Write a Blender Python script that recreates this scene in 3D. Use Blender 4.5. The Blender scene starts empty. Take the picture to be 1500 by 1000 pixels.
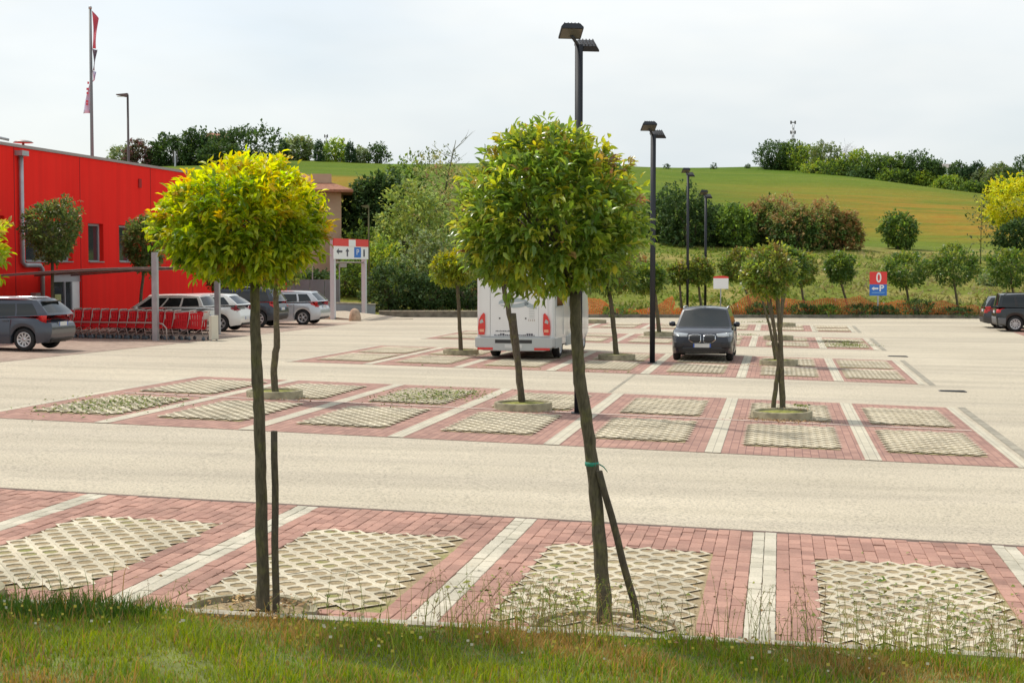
import bpy, bmesh, math, random
import numpy as np
from mathutils import Vector, Matrix
from mathutils.bvhtree import BVHTree

random.seed(7)
R = math.radians
scene = bpy.context.scene
C = scene.collection

# ------------------------------------------------------------------ camera, world, sun, exposure
CAM_H, FPX, TH, PITCH = 2.792, 2264.5, 0.1713, 0.0498
cam_d = bpy.data.cameras.new('camera'); cam = bpy.data.objects.new('camera', cam_d); C.objects.link(cam)
cam.location = (0, 0, CAM_H); cam.rotation_euler = (math.pi/2 - PITCH, 0, 0)
cam_d.sensor_width = 36; cam_d.lens = 36*FPX/1500; cam_d.clip_start = 0.1; cam_d.clip_end = 4000
scene.camera = cam
scene.view_settings.view_transform = 'Standard'; scene.view_settings.look = 'None'
scene.view_settings.gamma = 1; scene.view_settings.use_curve_mapping = False
scene.view_settings.exposure = 0.68

SUN = Vector((-0.42, 0.36, 0.84)).normalized()
SUN_EL = math.asin(SUN.z); SUN_AZ = math.atan2(SUN.x, SUN.y)
sun_d = bpy.data.lights.new('sun', 'SUN'); sun = bpy.data.objects.new('sun', sun_d); C.objects.link(sun)
sun.rotation_euler = SUN.to_track_quat('Z', 'Y').to_euler(); sun.location = (-40, 40, 80)
sun_d.energy = 2.0; sun_d.angle = R(2.5); sun_d.color = (1.0, 0.95, 0.86)

world = bpy.data.worlds.new('World'); scene.world = world; world.use_nodes = True
def build_world():
    nt = world.node_tree; n = nt.nodes; l = nt.links
    bg = n['Background']; bg.inputs['Strength'].default_value = 0.12
    sky = n.new('ShaderNodeTexSky'); sky.sky_type = 'NISHITA'; sky.sun_disc = False
    sky.sun_elevation = SUN_EL; sky.sun_rotation = SUN_AZ
    sky.air_density = 1.0; sky.dust_density = 2.5; sky.ozone_density = 1.0; sky.altitude = 100
    tc = n.new('ShaderNodeTexCoord')
    mp = n.new('ShaderNodeMapping'); mp.inputs['Scale'].default_value = (1.0, 1.0, 3.2); mp.inputs['Rotation'].default_value = (0, 0.25, 0.5)
    l.new(tc.outputs['Generated'], mp.inputs['Vector'])
    ns = n.new('ShaderNodeTexNoise'); ns.inputs['Scale'].default_value = 2.6; ns.inputs['Detail'].default_value = 7; ns.inputs['Roughness'].default_value = 0.55
    ns.inputs['Distortion'].default_value = 0.6
    l.new(mp.outputs['Vector'], ns.inputs['Vector'])
    rp = n.new('ShaderNodeValToRGB'); rp.color_ramp.elements[0].position = 0.30; rp.color_ramp.elements[1].position = 0.68
    rp.color_ramp.elements[0].color = (0.66, 0.66, 0.66, 1); rp.color_ramp.elements[1].color = (1, 1, 1, 1)
    l.new(ns.outputs['Fac'], rp.inputs['Fac'])
    mx = n.new('ShaderNodeMixRGB'); n2 = n.new('ShaderNodeTexNoise'); n2.inputs['Scale'].default_value = 1.7; n2.inputs['Detail'].default_value = 5; l.new(mp.outputs['Vector'], n2.inputs['Vector'])
    r2 = n.new('ShaderNodeValToRGB'); r2.color_ramp.elements[0].position = 0.40; r2.color_ramp.elements[1].position = 0.66
    r2.color_ramp.elements[0].color = (3.55, 3.98, 4.25, 1); r2.color_ramp.elements[1].color = (5.35, 5.35, 5.15, 1)
    l.new(n2.outputs['Fac'], r2.inputs['Fac']); l.new(r2.outputs['Color'], mx.inputs['Color2'])
    l.new(rp.outputs['Color'], mx.inputs['Fac']); l.new(sky.outputs['Color'], mx.inputs['Color1'])
    l.new(mx.outputs['Color'], bg.inputs['Color'])
build_world()

# ------------------------------------------------------------------ ground frame helpers
CT, ST = math.cos(TH), math.sin(TH)
def kslope(Y): return -0.0288*(1 - min(max((Y - 32)/53.0, 0), 1))
def gz(X, Y): return kslope(Y)*max(-40.0, min(40.0, X))     # lot surface (it falls gently to the right)
def uv2w(u, v): return u*CT + v*ST, -u*ST + v*CT            # lot axes: u across the rows of bays, v away from the street
def guv(u, v): return gz(*uv2w(u, v))
def P(px, py, Y):                                           # point of the ray through a photo pixel at distance Y
    x = (px - 750)/FPX; y = (500 - py)/FPX; c, s = math.cos(PITCH), math.sin(PITCH)
    d = (x, c + y*s, -s + y*c); t = Y/d[1]
    return Vector((d[0]*t, Y, CAM_H + d[2]*t))
def G(px, py):                                              # point of the lot surface seen at a photo pixel
    lo, hi = 1.0, 400.0
    for _ in range(50):
        m = (lo + hi)/2; p = P(px, py, m)
        if p.z > gz(p.x, m): lo = m
        else: hi = m
    p = P(px, py, lo); return Vector((p.x, p.y, gz(p.x, p.y)))

# ------------------------------------------------------------------ materials
def new_mat(name):
    m = bpy.data.materials.new(name); m.use_nodes = True
    return m, m.node_tree.nodes, m.node_tree.links, m.node_tree.nodes['Principled BSDF']
def simple(name, col, rough=0.6, metal=0.0, coat=0.0, noise=0.0, nscale=8.0, bump=0.0, spec=0.5):
    m, n, l, b = new_mat(name)
    b.inputs['Roughness'].default_value = rough; b.inputs['Metallic'].default_value = metal
    b.inputs['Coat Weight'].default_value = coat; b.inputs['Coat Roughness'].default_value = 0.06
    b.inputs['Specular IOR Level'].default_value = spec
    b.inputs['Base Color'].default_value = (*col, 1)
    if noise or bump:
        tc = n.new('ShaderNodeTexCoord'); ns = n.new('ShaderNodeTexNoise')
        ns.inputs['Scale'].default_value = nscale; ns.inputs['Detail'].default_value = 6
        l.new(tc.outputs['Object'], ns.inputs['Vector'])
        if noise:
            rp = n.new('ShaderNodeValToRGB')
            rp.color_ramp.elements[0].position = 0.3; rp.color_ramp.elements[1].position = 0.7
            rp.color_ramp.elements[0].color = (*[c*(1 - noise) for c in col], 1)
            rp.color_ramp.elements[1].color = (*[min(1, c*(1 + noise)) for c in col], 1)
            l.new(ns.outputs['Fac'], rp.inputs['Fac']); l.new(rp.outputs['Color'], b.inputs['Base Color'])
        if bump:
            bp = n.new('ShaderNodeBump'); bp.inputs['Strength'].default_value = bump; bp.inputs['Distance'].default_value = 0.02
            l.new(ns.outputs['Fac'], bp.inputs['Height']); l.new(bp.outputs['Normal'], b.inputs['Normal'])
    return m
def leaf_mat(name, trans=0.35, rough=0.4, spec=0.5):
    m, n, l, b = new_mat(name)
    at = n.new('ShaderNodeAttribute'); at.attribute_name = 'Col'
    b.inputs['Roughness'].default_value = rough; b.inputs['Specular IOR Level'].default_value = spec
    l.new(at.outputs['Color'], b.inputs['Base Color'])
    hs = n.new('ShaderNodeHueSaturation'); hs.inputs['Hue'].default_value = 0.485; hs.inputs['Saturation'].default_value = 1.1; hs.inputs['Value'].default_value = 1.5
    l.new(at.outputs['Color'], hs.inputs['Color'])
    tr = n.new('ShaderNodeBsdfTranslucent'); l.new(hs.outputs['Color'], tr.inputs['Color'])
    mx = n.new('ShaderNodeMixShader'); mx.inputs['Fac'].default_value = trans
    l.new(b.outputs['BSDF'], mx.inputs[1]); l.new(tr.outputs['BSDF'], mx.inputs[2])
    l.new(mx.outputs['Shader'], n['Material Output'].inputs['Surface'])
    return m
def attr_mat(name, rough=0.8, bump=0.0, bscale=60):
    m, n, l, b = new_mat(name)
    at = n.new('ShaderNodeAttribute'); at.attribute_name = 'Col'
    l.new(at.outputs['Color'], b.inputs['Base Color']); b.inputs['Roughness'].default_value = rough
    return m

def ramp_noise(n, l, vec, scale, stops, detail=6, rough=0.55, dist=0.0):
    ns = n.new('ShaderNodeTexNoise'); ns.inputs['Scale'].default_value = scale; ns.inputs['Detail'].default_value = detail
    ns.inputs['Roughness'].default_value = rough; ns.inputs['Distortion'].default_value = dist
    l.new(vec, ns.inputs['Vector'])
    rp = n.new('ShaderNodeValToRGB'); e = rp.color_ramp.elements
    while len(e) < len(stops): e.new(0.5)
    for k, (p, c) in enumerate(stops): e[k].position = p; e[k].color = (*c, 1) if len(c) == 3 else (c[0], c[0], c[0], 1)
    l.new(ns.outputs['Fac'], rp.inputs['Fac'])
    return ns, rp
def mixc(n, l, mode, fac, a, b):
    m = n.new('ShaderNodeMixRGB'); m.blend_type = mode
    for s, v in (('Fac', fac), ('Color1', a), ('Color2', b)):
        if hasattr(v, 'node'): l.new(v, m.inputs[s])
        elif isinstance(v, tuple): m.inputs[s].default_value = (*v, 1)
        else: m.inputs[s].default_value = v
    return m.outputs['Color']

def concrete_mat():
    m, n, l, b = new_mat('worn_pale_asphalt')
    tc = n.new('ShaderNodeTexCoord'); o = tc.outputs['Object']
    _, big = ramp_noise(n, l, o, 0.16, [(0.3, (0.465, 0.402, 0.305)), (0.72, (0.56, 0.487, 0.372))], 5)
    mp = n.new('ShaderNodeMapping'); mp.inputs['Scale'].default_value = (0.10, 1.1, 1); l.new(o, mp.inputs['Vector'])
    _, streak = ramp_noise(n, l, mp.outputs['Vector'], 1.2, [(0.35, (0.90, 0.90, 0.89)), (0.65, (1.03, 1.03, 1.03))], 6)
    c1 = mixc(n, l, 'MULTIPLY', 1.0, big.outputs['Color'], streak.outputs['Color'])
    _, sp = ramp_noise(n, l, o, 30, [(0.38, (0.60, 0.61, 0.61)), (0.49, (1, 1, 1)), (0.62, (1.10, 1.10, 1.08))], 3, 0.7)
    c2 = mixc(n, l, 'MULTIPLY', 1.0, c1, sp.outputs['Color'])
    _, st = ramp_noise(n, l, o, 0.9, [(0.60, (1, 1, 1)), (0.78, (0.80, 0.80, 0.80))], 8, 0.7)
    c3 = mixc(n, l, 'MULTIPLY', 0.8, c2, st.outputs['Color'])
    mt = n.new('ShaderNodeMapping'); mt.inputs['Rotation'].default_value = (0, 0, TH); mt.inputs['Scale'].default_value = (0.035, 0.55, 1); l.new(o, mt.inputs['Vector'])
    _, tr = ramp_noise(n, l, mt.outputs['Vector'], 1.0, [(0.36, (0.87, 0.87, 0.88)), (0.5, (1, 1, 1)), (0.68, (1.06, 1.06, 1.05))], 5, 0.6)
    c3 = mixc(n, l, 'MULTIPLY', 0.9, c3, tr.outputs['Color'])
    _, oil = ramp_noise(n, l, o, 2.6, [(0.71, (1, 1, 1)), (0.76, (0.72, 0.72, 0.72))], 3, 0.5)
    c3 = mixc(n, l, 'MULTIPLY', 0.7, c3, oil.outputs['Color'])
    l.new(c3, b.inputs['Base Color']); b.inputs['Roughness'].default_value = 0.92
    bn = n.new('ShaderNodeTexNoise'); bn.inputs['Scale'].default_value = 60; bn.inputs['Detail'].default_value = 3; l.new(o, bn.inputs['Vector'])
    bp = n.new('ShaderNodeBump'); bp.inputs['Strength'].default_value = 0.35; bp.inputs['Distance'].default_value = 0.01
    l.new(bn.outputs['Fac'], bp.inputs['Height']); l.new(bp.outputs['Normal'], b.inputs['Normal'])
    return m
RED_A, RED_B = (0.345, 0.182, 0.138), (0.48, 0.265, 0.20)
def brick_sheet_mat(name, ca, cb, mortar):
    m, n, l, b = new_mat(name)
    tc = n.new('ShaderNodeTexCoord'); o = tc.outputs['Object']
    mp = n.new('ShaderNodeMapping'); mp.inputs['Rotation'].default_value = (0, 0, math.pi/2); l.new(o, mp.inputs['Vector'])
    bt = n.new('ShaderNodeTexBrick'); bt.inputs['Scale'].default_value = 1.0
    bt.inputs['Brick Width'].default_value = 0.245; bt.inputs['Row Height'].default_value = 0.124; bt.inputs['Mortar Size'].default_value = 0.006
    bt.inputs['Color1'].default_value = (*ca, 1); bt.inputs['Color2'].default_value = (*cb, 1); bt.inputs['Mortar'].default_value = (*mortar, 1)
    l.new(mp.outputs['Vector'], bt.inputs['Vector'])
    _, big = ramp_noise(n, l, o, 0.5, [(0.3, (0.82, 0.82, 0.82)), (0.7, (1.1, 1.08, 1.05))], 6)
    c = mixc(n, l, 'MULTIPLY', 0.9, bt.outputs['Color'], big.outputs['Color'])
    l.new(c, b.inputs['Base Color']); b.inputs['Roughness'].default_value = 0.9
    return m
def brick_piece_mat(name, ca, cb):
    m, n, l, b = new_mat(name)
    at = n.new('ShaderNodeAttribute'); at.attribute_name = 'Rnd'
    oi = n.new('ShaderNodeObjectInfo')
    ad = n.new('ShaderNodeMath'); ad.operation = 'ADD'; l.new(at.outputs['Fac'], ad.inputs[0]); l.new(oi.outputs['Random'], ad.inputs[1])
    fr = n.new('ShaderNodeMath'); fr.operation = 'FRACT'; l.new(ad.outputs[0], fr.inputs[0])
    c0 = mixc(n, l, 'MIX', fr.outputs[0], ca, cb)
    ge = n.new('ShaderNodeNewGeometry')
    _, g = ramp_noise(n, l, ge.outputs['Position'], 1.1, [(0.32, (0.68, 0.69, 0.68)), (0.52, (1, 1, 1)), (0.7, (1.12, 1.1, 1.08))], 8, 0.65)
    c1 = mixc(n, l, 'MULTIPLY', 0.9, c0, g.outputs['Color'])
    _, g2 = ramp_noise(n, l, ge.outputs['Position'], 45, [(0.3, (0.75, 0.75, 0.75)), (0.6, (1.05, 1.05, 1.05))], 4, 0.6)
    c2 = mixc(n, l, 'MULTIPLY', 0.7, c1, g2.outputs['Color'])
    l.new(c2, b.inputs['Base Color']); b.inputs['Roughness'].default_value = 0.9
    return m
def hill_mat():
    m, n, l, b = new_mat('meadow_and_field')
    ge = n.new('ShaderNodeNewGeometry'); o = ge.outputs['Position']
    sx = n.new('ShaderNodeSeparateXYZ'); l.new(o, sx.inputs[0])
    mp = n.new('ShaderNodeMapping'); mp.inputs['Scale'].default_value = (0.4, 1.0, 1.0); mp.inputs['Rotation'].default_value = (0, 0, 0.12); l.new(o, mp.inputs['Vector'])
    v = mp.outputs['Vector']
    _, green = ramp_noise(n, l, v, 0.045, [(0.35, (0.080, 0.142, 0.012)), (0.55, (0.115, 0.168, 0.016)), (0.7, (0.155, 0.182, 0.021))], 8, 0.6)
    _, fine = ramp_noise(n, l, v, 0.9, [(0.3, (0.78, 0.78, 0.75)), (0.7, (1.18, 1.15, 1.1))], 6, 0.7)
    g = mixc(n, l, 'MULTIPLY', 1.0, green.outputs['Color'], fine.outputs['Color'])
    # poppies and rust-coloured weeds: bands across the middle of the field, mostly to the right
    def mr(sock, a, bb, clamp=True):
        q = n.new('ShaderNodeMapRange'); q.inputs['From Min'].default_value = a; q.inputs['From Max'].default_value = bb
        q.interpolation_type = 'SMOOTHSTEP'; l.new(sock, q.inputs['Value']); return q.outputs['Result']
    def mul(a, c):
        q = n.new('ShaderNodeMath'); q.operation = 'MULTIPLY'
        for i, s in enumerate((a, c)):
            if hasattr(s, 'node'): l.new(s, q.inputs[i])
            else: q.inputs[i].default_value = s
        return q.outputs[0]
    band = mul(mul(mr(sx.outputs['Y'], 128, 150), mr(sx.outputs['Y'], 255, 175)), mr(sx.outputs['X'], 12, 48))
    mp2 = n.new('ShaderNodeMapping'); mp2.inputs['Scale'].default_value = (0.42, 1.0, 1.0); mp2.inputs['Rotation'].default_value = (0, 0, 0.1); l.new(o, mp2.inputs['Vector'])
    _, pn = ramp_noise(n, l, mp2.outputs['Vector'], 0.085, [(0.36, (0.05,)), (0.58, (0.95,))], 10, 0.72, 1.2)
    pop = mul(band, pn.outputs['Color'])
    _, popc = ramp_noise(n, l, o, 0.35, [(0.35, (0.33, 0.145, 0.018)), (0.65, (0.28, 0.20, 0.025))], 7, 0.7)
    c1 = mixc(n, l, 'MIX', pop, g, popc.outputs['Color'])
    # rusty patch on the left slope below the crest
    lb = mul(mul(mr(sx.outputs['X'], -14, -26), mr(sx.outputs['Y'], 130, 150)), mr(sx.outputs['Y'], 260, 225))
    c1 = mixc(n, l, 'MIX', mul(lb, 0.8), c1, popc.outputs['Color'])
    # rough meadow near the lot: straw and grey-green
    near = mr(sx.outputs['Y'], 132, 118)
    _, mead = ramp_noise(n, l, o, 0.22, [(0.30, (0.105, 0.155, 0.018)), (0.48, (0.17, 0.19, 0.035)), (0.62, (0.30, 0.25, 0.085)), (0.75, (0.21, 0.175, 0.05))], 7, 0.62, 0.3)
    md = mixc(n, l, 'MULTIPLY', 0.8, mead.outputs['Color'], fine.outputs['Color'])
    c2 = mixc(n, l, 'MIX', near, c1, md)
    l.new(c2, b.inputs['Base Color']); b.inputs['Roughness'].default_value = 1.0; b.inputs['Specular IOR Level'].default_value = 0.1
    bn = n.new('ShaderNodeTexNoise'); bn.inputs['Scale'].default_value = 1.2; bn.inputs['Detail'].default_value = 8; l.new(o, bn.inputs['Vector'])
    bp = n.new('ShaderNodeBump'); bp.inputs['Strength'].default_value = 0.8; bp.inputs['Distance'].default_value = 0.5
    l.new(bn.outputs['Fac'], bp.inputs['Height']); l.new(bp.outputs['Normal'], b.inputs['Normal'])
    return m
def soil_mat():
    m, n, l, b = new_mat('sandy_soil')
    ge = n.new('ShaderNodeNewGeometry'); o = ge.outputs['Position']
    _, a = ramp_noise(n, l, o, 1.1, [(0.35, (0.275, 0.2063, 0.1125)), (0.52, (0.3875, 0.2937, 0.1688)), (0.66, (0.2375, 0.2375, 0.0625))], 8, 0.65)
    _, f = ramp_noise(n, l, o, 40, [(0.3, (0.6, 0.6, 0.6)), (0.7, (1.2, 1.2, 1.2))], 3)
    l.new(mixc(n, l, 'MULTIPLY', 0.9, a.outputs['Color'], f.outputs['Color']), b.inputs['Base Color']); b.inputs['Roughness'].default_value = 1
    return m
def wall_red_mat():
    m, n, l, b = new_mat('red_render')
    tc = n.new('ShaderNodeTexCoord'); o = tc.outputs['Object']
    _, a = ramp_noise(n, l, o, 0.35, [(0.3, (0.90, 0.020, 0.013)), (0.7, (0.93, 0.028, 0.018))], 7, 0.6)
    mp = n.new('ShaderNodeMapping'); mp.inputs['Scale'].default_value = (3, 3, 0.12); l.new(o, mp.inputs['Vector'])
    _, s = ramp_noise(n, l, mp.outputs['Vector'], 0.8, [(0.35, (0.90, 0.90, 0.90)), (0.6, (1, 1, 1))], 6)
    l.new(mixc(n, l, 'MULTIPLY', 0.8, a.outputs['Color'], s.outputs['Color']), b.inputs['Base Color']); b.inputs['Roughness'].default_value = 0.85; b.inputs['Specular IOR Level'].default_value = 0.15
    return m
def bark_mat(name, ca, cb):
    m, n, l, b = new_mat(name)
    tc = n.new('ShaderNodeTexCoord'); o = tc.outputs['Object']
    mp = n.new('ShaderNodeMapping'); mp.inputs['Scale'].default_value = (1, 1, 0.25); l.new(o, mp.inputs['Vector'])
    ns, a = ramp_noise(n, l, mp.outputs['Vector'], 45, [(0.3, ca), (0.7, cb)], 6, 0.65)
    _, li = ramp_noise(n, l, o, 9, [(0.5, (1, 1, 1)), (0.72, (1.35, 1.5, 0.9))], 5)
    l.new(mixc(n, l, 'MULTIPLY', 1.0, a.outputs['Color'], li.outputs['Color']), b.inputs['Base Color']); b.inputs['Roughness'].default_value = 0.95
    bp = n.new('ShaderNodeBump'); bp.inputs['Strength'].default_value = 0.7; bp.inputs['Distance'].default_value = 0.01
    l.new(ns.outputs['Fac'], bp.inputs['Height']); l.new(bp.outputs['Normal'], b.inputs['Normal'])
    return m

M = {}
M['asphalt'] = concrete_mat()
M['brick_sheet'] = brick_sheet_mat('red_block_paving', (.31, .172, .135), (.43, .245, .19), (0.19, 0.10, 0.085))
M['white_sheet'] = brick_sheet_mat('pale_block_paving', (0.4902, 0.4446, 0.342), (0.57, 0.5244, 0.4104), (0.3192, 0.285, 0.228))
M['red_brick'] = brick_piece_mat('red_paving_block', RED_A, RED_B)
M['white_brick'] = brick_piece_mat('pale_paving_block', (0.4902, 0.4446, 0.342), (0.6042, 0.5472, 0.4332))
M['grid'] = brick_piece_mat('grid_paver_concrete', (0.52, 0.45, 0.325), (0.66, 0.58, 0.43))
M['joint'] = simple('joint_sand', (0.13, 0.09, 0.07), 1.0, noise=0.3, nscale=20)
M['soil'] = soil_mat()
M['hill'] = hill_mat()
M['kerb'] = simple('kerb_concrete', (0.38, 0.34, 0.26), 0.95, noise=0.25, nscale=5, bump=0.3)
M['gutter'] = simple('worn_gutter_concrete', (0.30, 0.27, 0.21), 0.95, noise=0.3, nscale=4)
M['kerb_dark'] = simple('shade_toned_concrete', (0.17, 0.155, 0.12), 0.95, noise=0.4, nscale=3, bump=0.3)  # kerb concrete darkened: backlit shade of the camera-facing side is in the colour
M['planter'] = simple('mossy_planter_concrete', (0.30, 0.265, 0.17), 0.95, noise=0.35, nscale=6, bump=0.3)
M['verge'] = simple('verge_soil', (0.14, 0.16, 0.035), 1.0, noise=0.4, nscale=4)
M['grass'] = leaf_mat('grass_blade', 0.35, 0.5, 0.3)
M['leaf'] = leaf_mat('leaf', 0.54, 0.38, 0.5)
M['leaf_glossy'] = leaf_mat('glossy_leaf', 0.52, 0.26, 0.6)
M['leaf_far'] = leaf_mat('far_leaf', 0.28, 0.65, 0.2)
M['litter'] = attr_mat('dry_leaf', 0.85)
M['bark'] = bark_mat('bark', (0.055, 0.045, 0.028), (0.15, 0.125, 0.08))
M['stake'] = bark_mat('weathered_stake', (0.045, 0.036, 0.025), (0.12, 0.095, 0.065))
M['red_wall'] = wall_red_mat()
M['cap'] = simple('grey_metal_coping', (0.34, 0.29, 0.27), 0.5, 0.3)
M['steel'] = simple('galvanised_steel', (0.42, 0.43, 0.44), 0.45, 0.6, noise=0.12, nscale=3)
M['dark_steel'] = simple('dark_steel', (0.10, 0.09, 0.085), 0.5, 0.3)
M['black_post'] = simple('black_lamp_paint', (0.020, 0.022, 0.028), 0.45, 0.2)
M['lamp_glass'] = simple('lamp_lens', (0.10, 0.095, 0.075), 0.2)
M['window_glass'] = simple('window_glass', (0.045, 0.05, 0.055), 0.06, spec=0.8)
M['window_frame'] = simple('pale_window_frame', (0.40, 0.40, 0.42), 0.5)
M['glass_car'] = simple('car_glass', (0.018, 0.022, 0.023), 0.05, coat=0.0, spec=0.5)
M['rubber'] = simple('rubber', (0.018, 0.018, 0.018), 0.8)
M['plastic'] = simple('black_plastic', (0.028, 0.028, 0.03), 0.55)
M['alloy'] = simple('alloy_rim', (0.55, 0.55, 0.56), 0.3, 0.7)
M['red_lens'] = simple('red_lens', (0.62, 0.02, 0.02), 0.15, coat=0.6)
M['clear_lens'] = simple('clear_lens', (0.42, 0.44, 0.45), 0.12, 0.3, coat=0.6)
M['amber_lens'] = simple('amber_lens', (0.8, 0.35, 0.22), 0.2, coat=0.5)
M['plate'] = simple('number_plate', (0.62, 0.62, 0.60), 0.5)
M['plate_blue'] = simple('number_plate_band', (0.05, 0.12, 0.45), 0.5)
M['chrome'] = simple('chrome', (0.75, 0.75, 0.76), 0.12, 1.0)
M['white_paint'] = simple('white_paint', (0.78, 0.78, 0.76), 0.35, coat=0.5)
M['white_plain'] = simple('white_sheet', (0.80, 0.80, 0.79), 0.5)
M['sign_red'] = simple('sign_red', (0.72, 0.045, 0.04), 0.45)
M['sign_blue'] = simple('sign_blue', (0.03, 0.16, 0.55), 0.45)
M['sign_ink'] = simple('sign_ink', (0.08, 0.08, 0.10), 0.6)
M['cart_red'] = simple('cart_red_plastic', (0.60, 0.014, 0.02), 0.4)
M['cart_pale'] = simple('cart_pale_plastic', (0.52, 0.46, 0.40), 0.5)
M['orange_net'] = leaf_mat('orange_netting', 0.35, 0.6, 0.3)
M['cream'] = simple('cream_panel', (0.62, 0.57, 0.46), 0.7)
M['glass_panel'] = simple('smoked_canopy_sheet', (0.34, 0.32, 0.30), 0.3)
M['tan_wall'] = simple('tan_render', (0.46, 0.33, 0.23), 0.9, noise=0.12, nscale=1)
M['roof_tile'] = simple('clay_tile', (0.30, 0.13, 0.075), 0.9, noise=0.25, nscale=5)
M['grey_wall'] = simple('grey_concrete_wall', (0.30, 0.31, 0.33), 0.85, noise=0.12, nscale=2)
M['boulder'] = simple('tan_boulder', (0.42, 0.30, 0.21), 0.95, noise=0.25, nscale=8, bump=0.5)
M['tie'] = simple('green_tree_tie', (0.02, 0.24, 0.16), 0.5)
M['flag_pink'] = simple('flag_red_cloth', (0.55, 0.10, 0.14), 0.8)
M['flag_grey'] = simple('flag_grey_cloth', (0.22, 0.22, 0.27), 0.8)
M['flag_lilac'] = simple('flag_lilac_cloth', (0.62, 0.60, 0.78), 0.8)
M['poster'] = simple('yellow_green_poster', (0.50, 0.52, 0.20), 0.6)

# ------------------------------------------------------------------ mesh helpers
class MB:
    def __init__(s): s.v = []; s.f = []; s.mi = []; s.sm = []
    def add(s, verts, faces, mi=0, smooth=False):
        o = len(s.v); s.v += [tuple(v) for v in verts]
        for f in faces: s.f.append([i + o for i in f]); s.mi.append(mi); s.sm.append(smooth)
        return s
    def box(s, x0, y0, z0, x1, y1, z1, mi=0):
        v = [(x0,y0,z0),(x1,y0,z0),(x1,y1,z0),(x0,y1,z0),(x0,y0,z1),(x1,y0,z1),(x1,y1,z1),(x0,y1,z1)]
        return s.add(v, [(0,3,2,1),(4,5,6,7),(0,1,5,4),(1,2,6,5),(2,3,7,6),(3,0,4,7)], mi)
    def tube(s, pts, rad, n=8, mi=0, cap=True, phase=0.0):
        pts = [Vector(p) for p in pts]; k = len(pts)
        rad = rad if isinstance(rad, (list, tuple)) else [rad]*k
        vs = []; prev = None
        for i, p in enumerate(pts):
            d = (pts[min(i+1, k-1)] - pts[max(i-1, 0)]).normalized()
            a = prev if prev is not None else (Vector((1,0,0)) if abs(d.x) < 0.9 else Vector((0,1,0)))
            a = (a - d*a.dot(d)).normalized(); prev = a; b = d.cross(a)
            for j in range(n):
                t = 2*math.pi*j/n + phase; vs.append(p + (a*math.cos(t) + b*math.sin(t))*rad[i])
        fs = []
        for i in range(k-1):
            for j in range(n): fs.append((i*n+j, i*n+(j+1)%n, (i+1)*n+(j+1)%n, (i+1)*n+j))
        if cap: fs.append(tuple(range(n-1,-1,-1))); fs.append(tuple(range((k-1)*n, k*n)))
        return s.add(vs, fs, mi, True)
    def prism(s, poly, z0, z1, mi=0, axis='z'):
        n = len(poly)
        def m(a, b, c): return (a,b,c) if axis == 'z' else ((a,c,b) if axis == 'y' else (c,a,b))
        v = [m(a,b,z0) for a,b in poly] + [m(a,b,z1) for a,b in poly]
        return s.add(v, [tuple(range(n-1,-1,-1)), tuple(range(n,2*n))] + [(i,(i+1)%n,n+(i+1)%n,n+i) for i in range(n)], mi)
    def lathe(s, prof, n=20, mi=0, axis='z', smooth=True):
        vs = []; k = len(prof)
        for (r, z) in prof:
            for j in range(n):
                t = 2*math.pi*j/n; a, b = r*math.cos(t), r*math.sin(t)
                vs.append((a,b,z) if axis == 'z' else (a,z,b))
        fs = [(i*n+j, i*n+(j+1)%n, (i+1)*n+(j+1)%n, (i+1)*n+j) for i in range(k-1) for j in range(n)]
        return s.add(vs, fs, mi, smooth)
    def build(s, name, mats, parent=None, loc=None, rotz=0.0):
        me = bpy.data.meshes.new(name); me.from_pydata(s.v, [], s.f)
        if not isinstance(mats, (list, tuple)): mats = [mats]
        for m in mats: me.materials.append(m)
        me.polygons.foreach_set('material_index', s.mi); me.polygons.foreach_set('use_smooth', s.sm)
        bm = bmesh.new(); bm.from_mesh(me); bmesh.ops.recalc_face_normals(bm, faces=bm.faces); bm.to_mesh(me); bm.free()
        me.update()
        return link(name, me, parent, loc, rotz)
def link(name, me, parent=None, loc=None, rotz=0.0):
    o = bpy.data.objects.new(name, me); C.objects.link(o)
    if parent is not None: o.parent = parent
    if loc is not None: o.location = loc
    if rotz: o.rotation_euler = (0, 0, rotz)
    return o
def tri_mesh(name, V, T, mat, col=None, smooth=False):
    me = bpy.data.meshes.new(name); V = np.ascontiguousarray(V, dtype=np.float32).reshape(-1, 3); T = np.ascontiguousarray(T, dtype=np.int32).reshape(-1, 3)
    me.vertices.add(len(V)); me.vertices.foreach_set('co', V.ravel())
    me.loops.add(T.size); me.loops.foreach_set('vertex_index', T.ravel())
    me.polygons.add(len(T)); me.polygons.foreach_set('loop_start', np.arange(0, T.size, 3, dtype=np.int32))
    me.update(calc_edges=True)
    if col is not None:
        a = me.attributes.new('Col', 'FLOAT_COLOR', 'POINT')
        c = np.ones((len(V), 4), dtype=np.float32); c[:, :3] = col; a.data.foreach_set('color', c.ravel())
    if smooth: me.polygons.foreach_set('use_smooth', [True]*len(T))
    me.materials.append(mat)
    return me
def thing(name, label, cat, loc=(0,0,0), rotz=0.0, group=None):
    o = bpy.data.objects.new(name, None); C.objects.link(o); o.empty_display_size = 0.3
    o.location = loc; o.rotation_euler = (0,0,rotz); return tag(o, label, cat, group)
def tag(o, label=None, cat=None, group=None, kind=None):
    if label: o['label'] = label
    if cat: o['category'] = cat
    if group: o['group'] = group
    if kind: o['kind'] = kind
    return o
def kids(o): return [c for c in bpy.data.objects if c.parent == o]
def copy_tree(o, parent=None):
    c = o.copy(); C.objects.link(c)
    if parent is not None: c.parent = parent
    for ch in o.children: copy_tree(ch, c)
    return c
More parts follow.
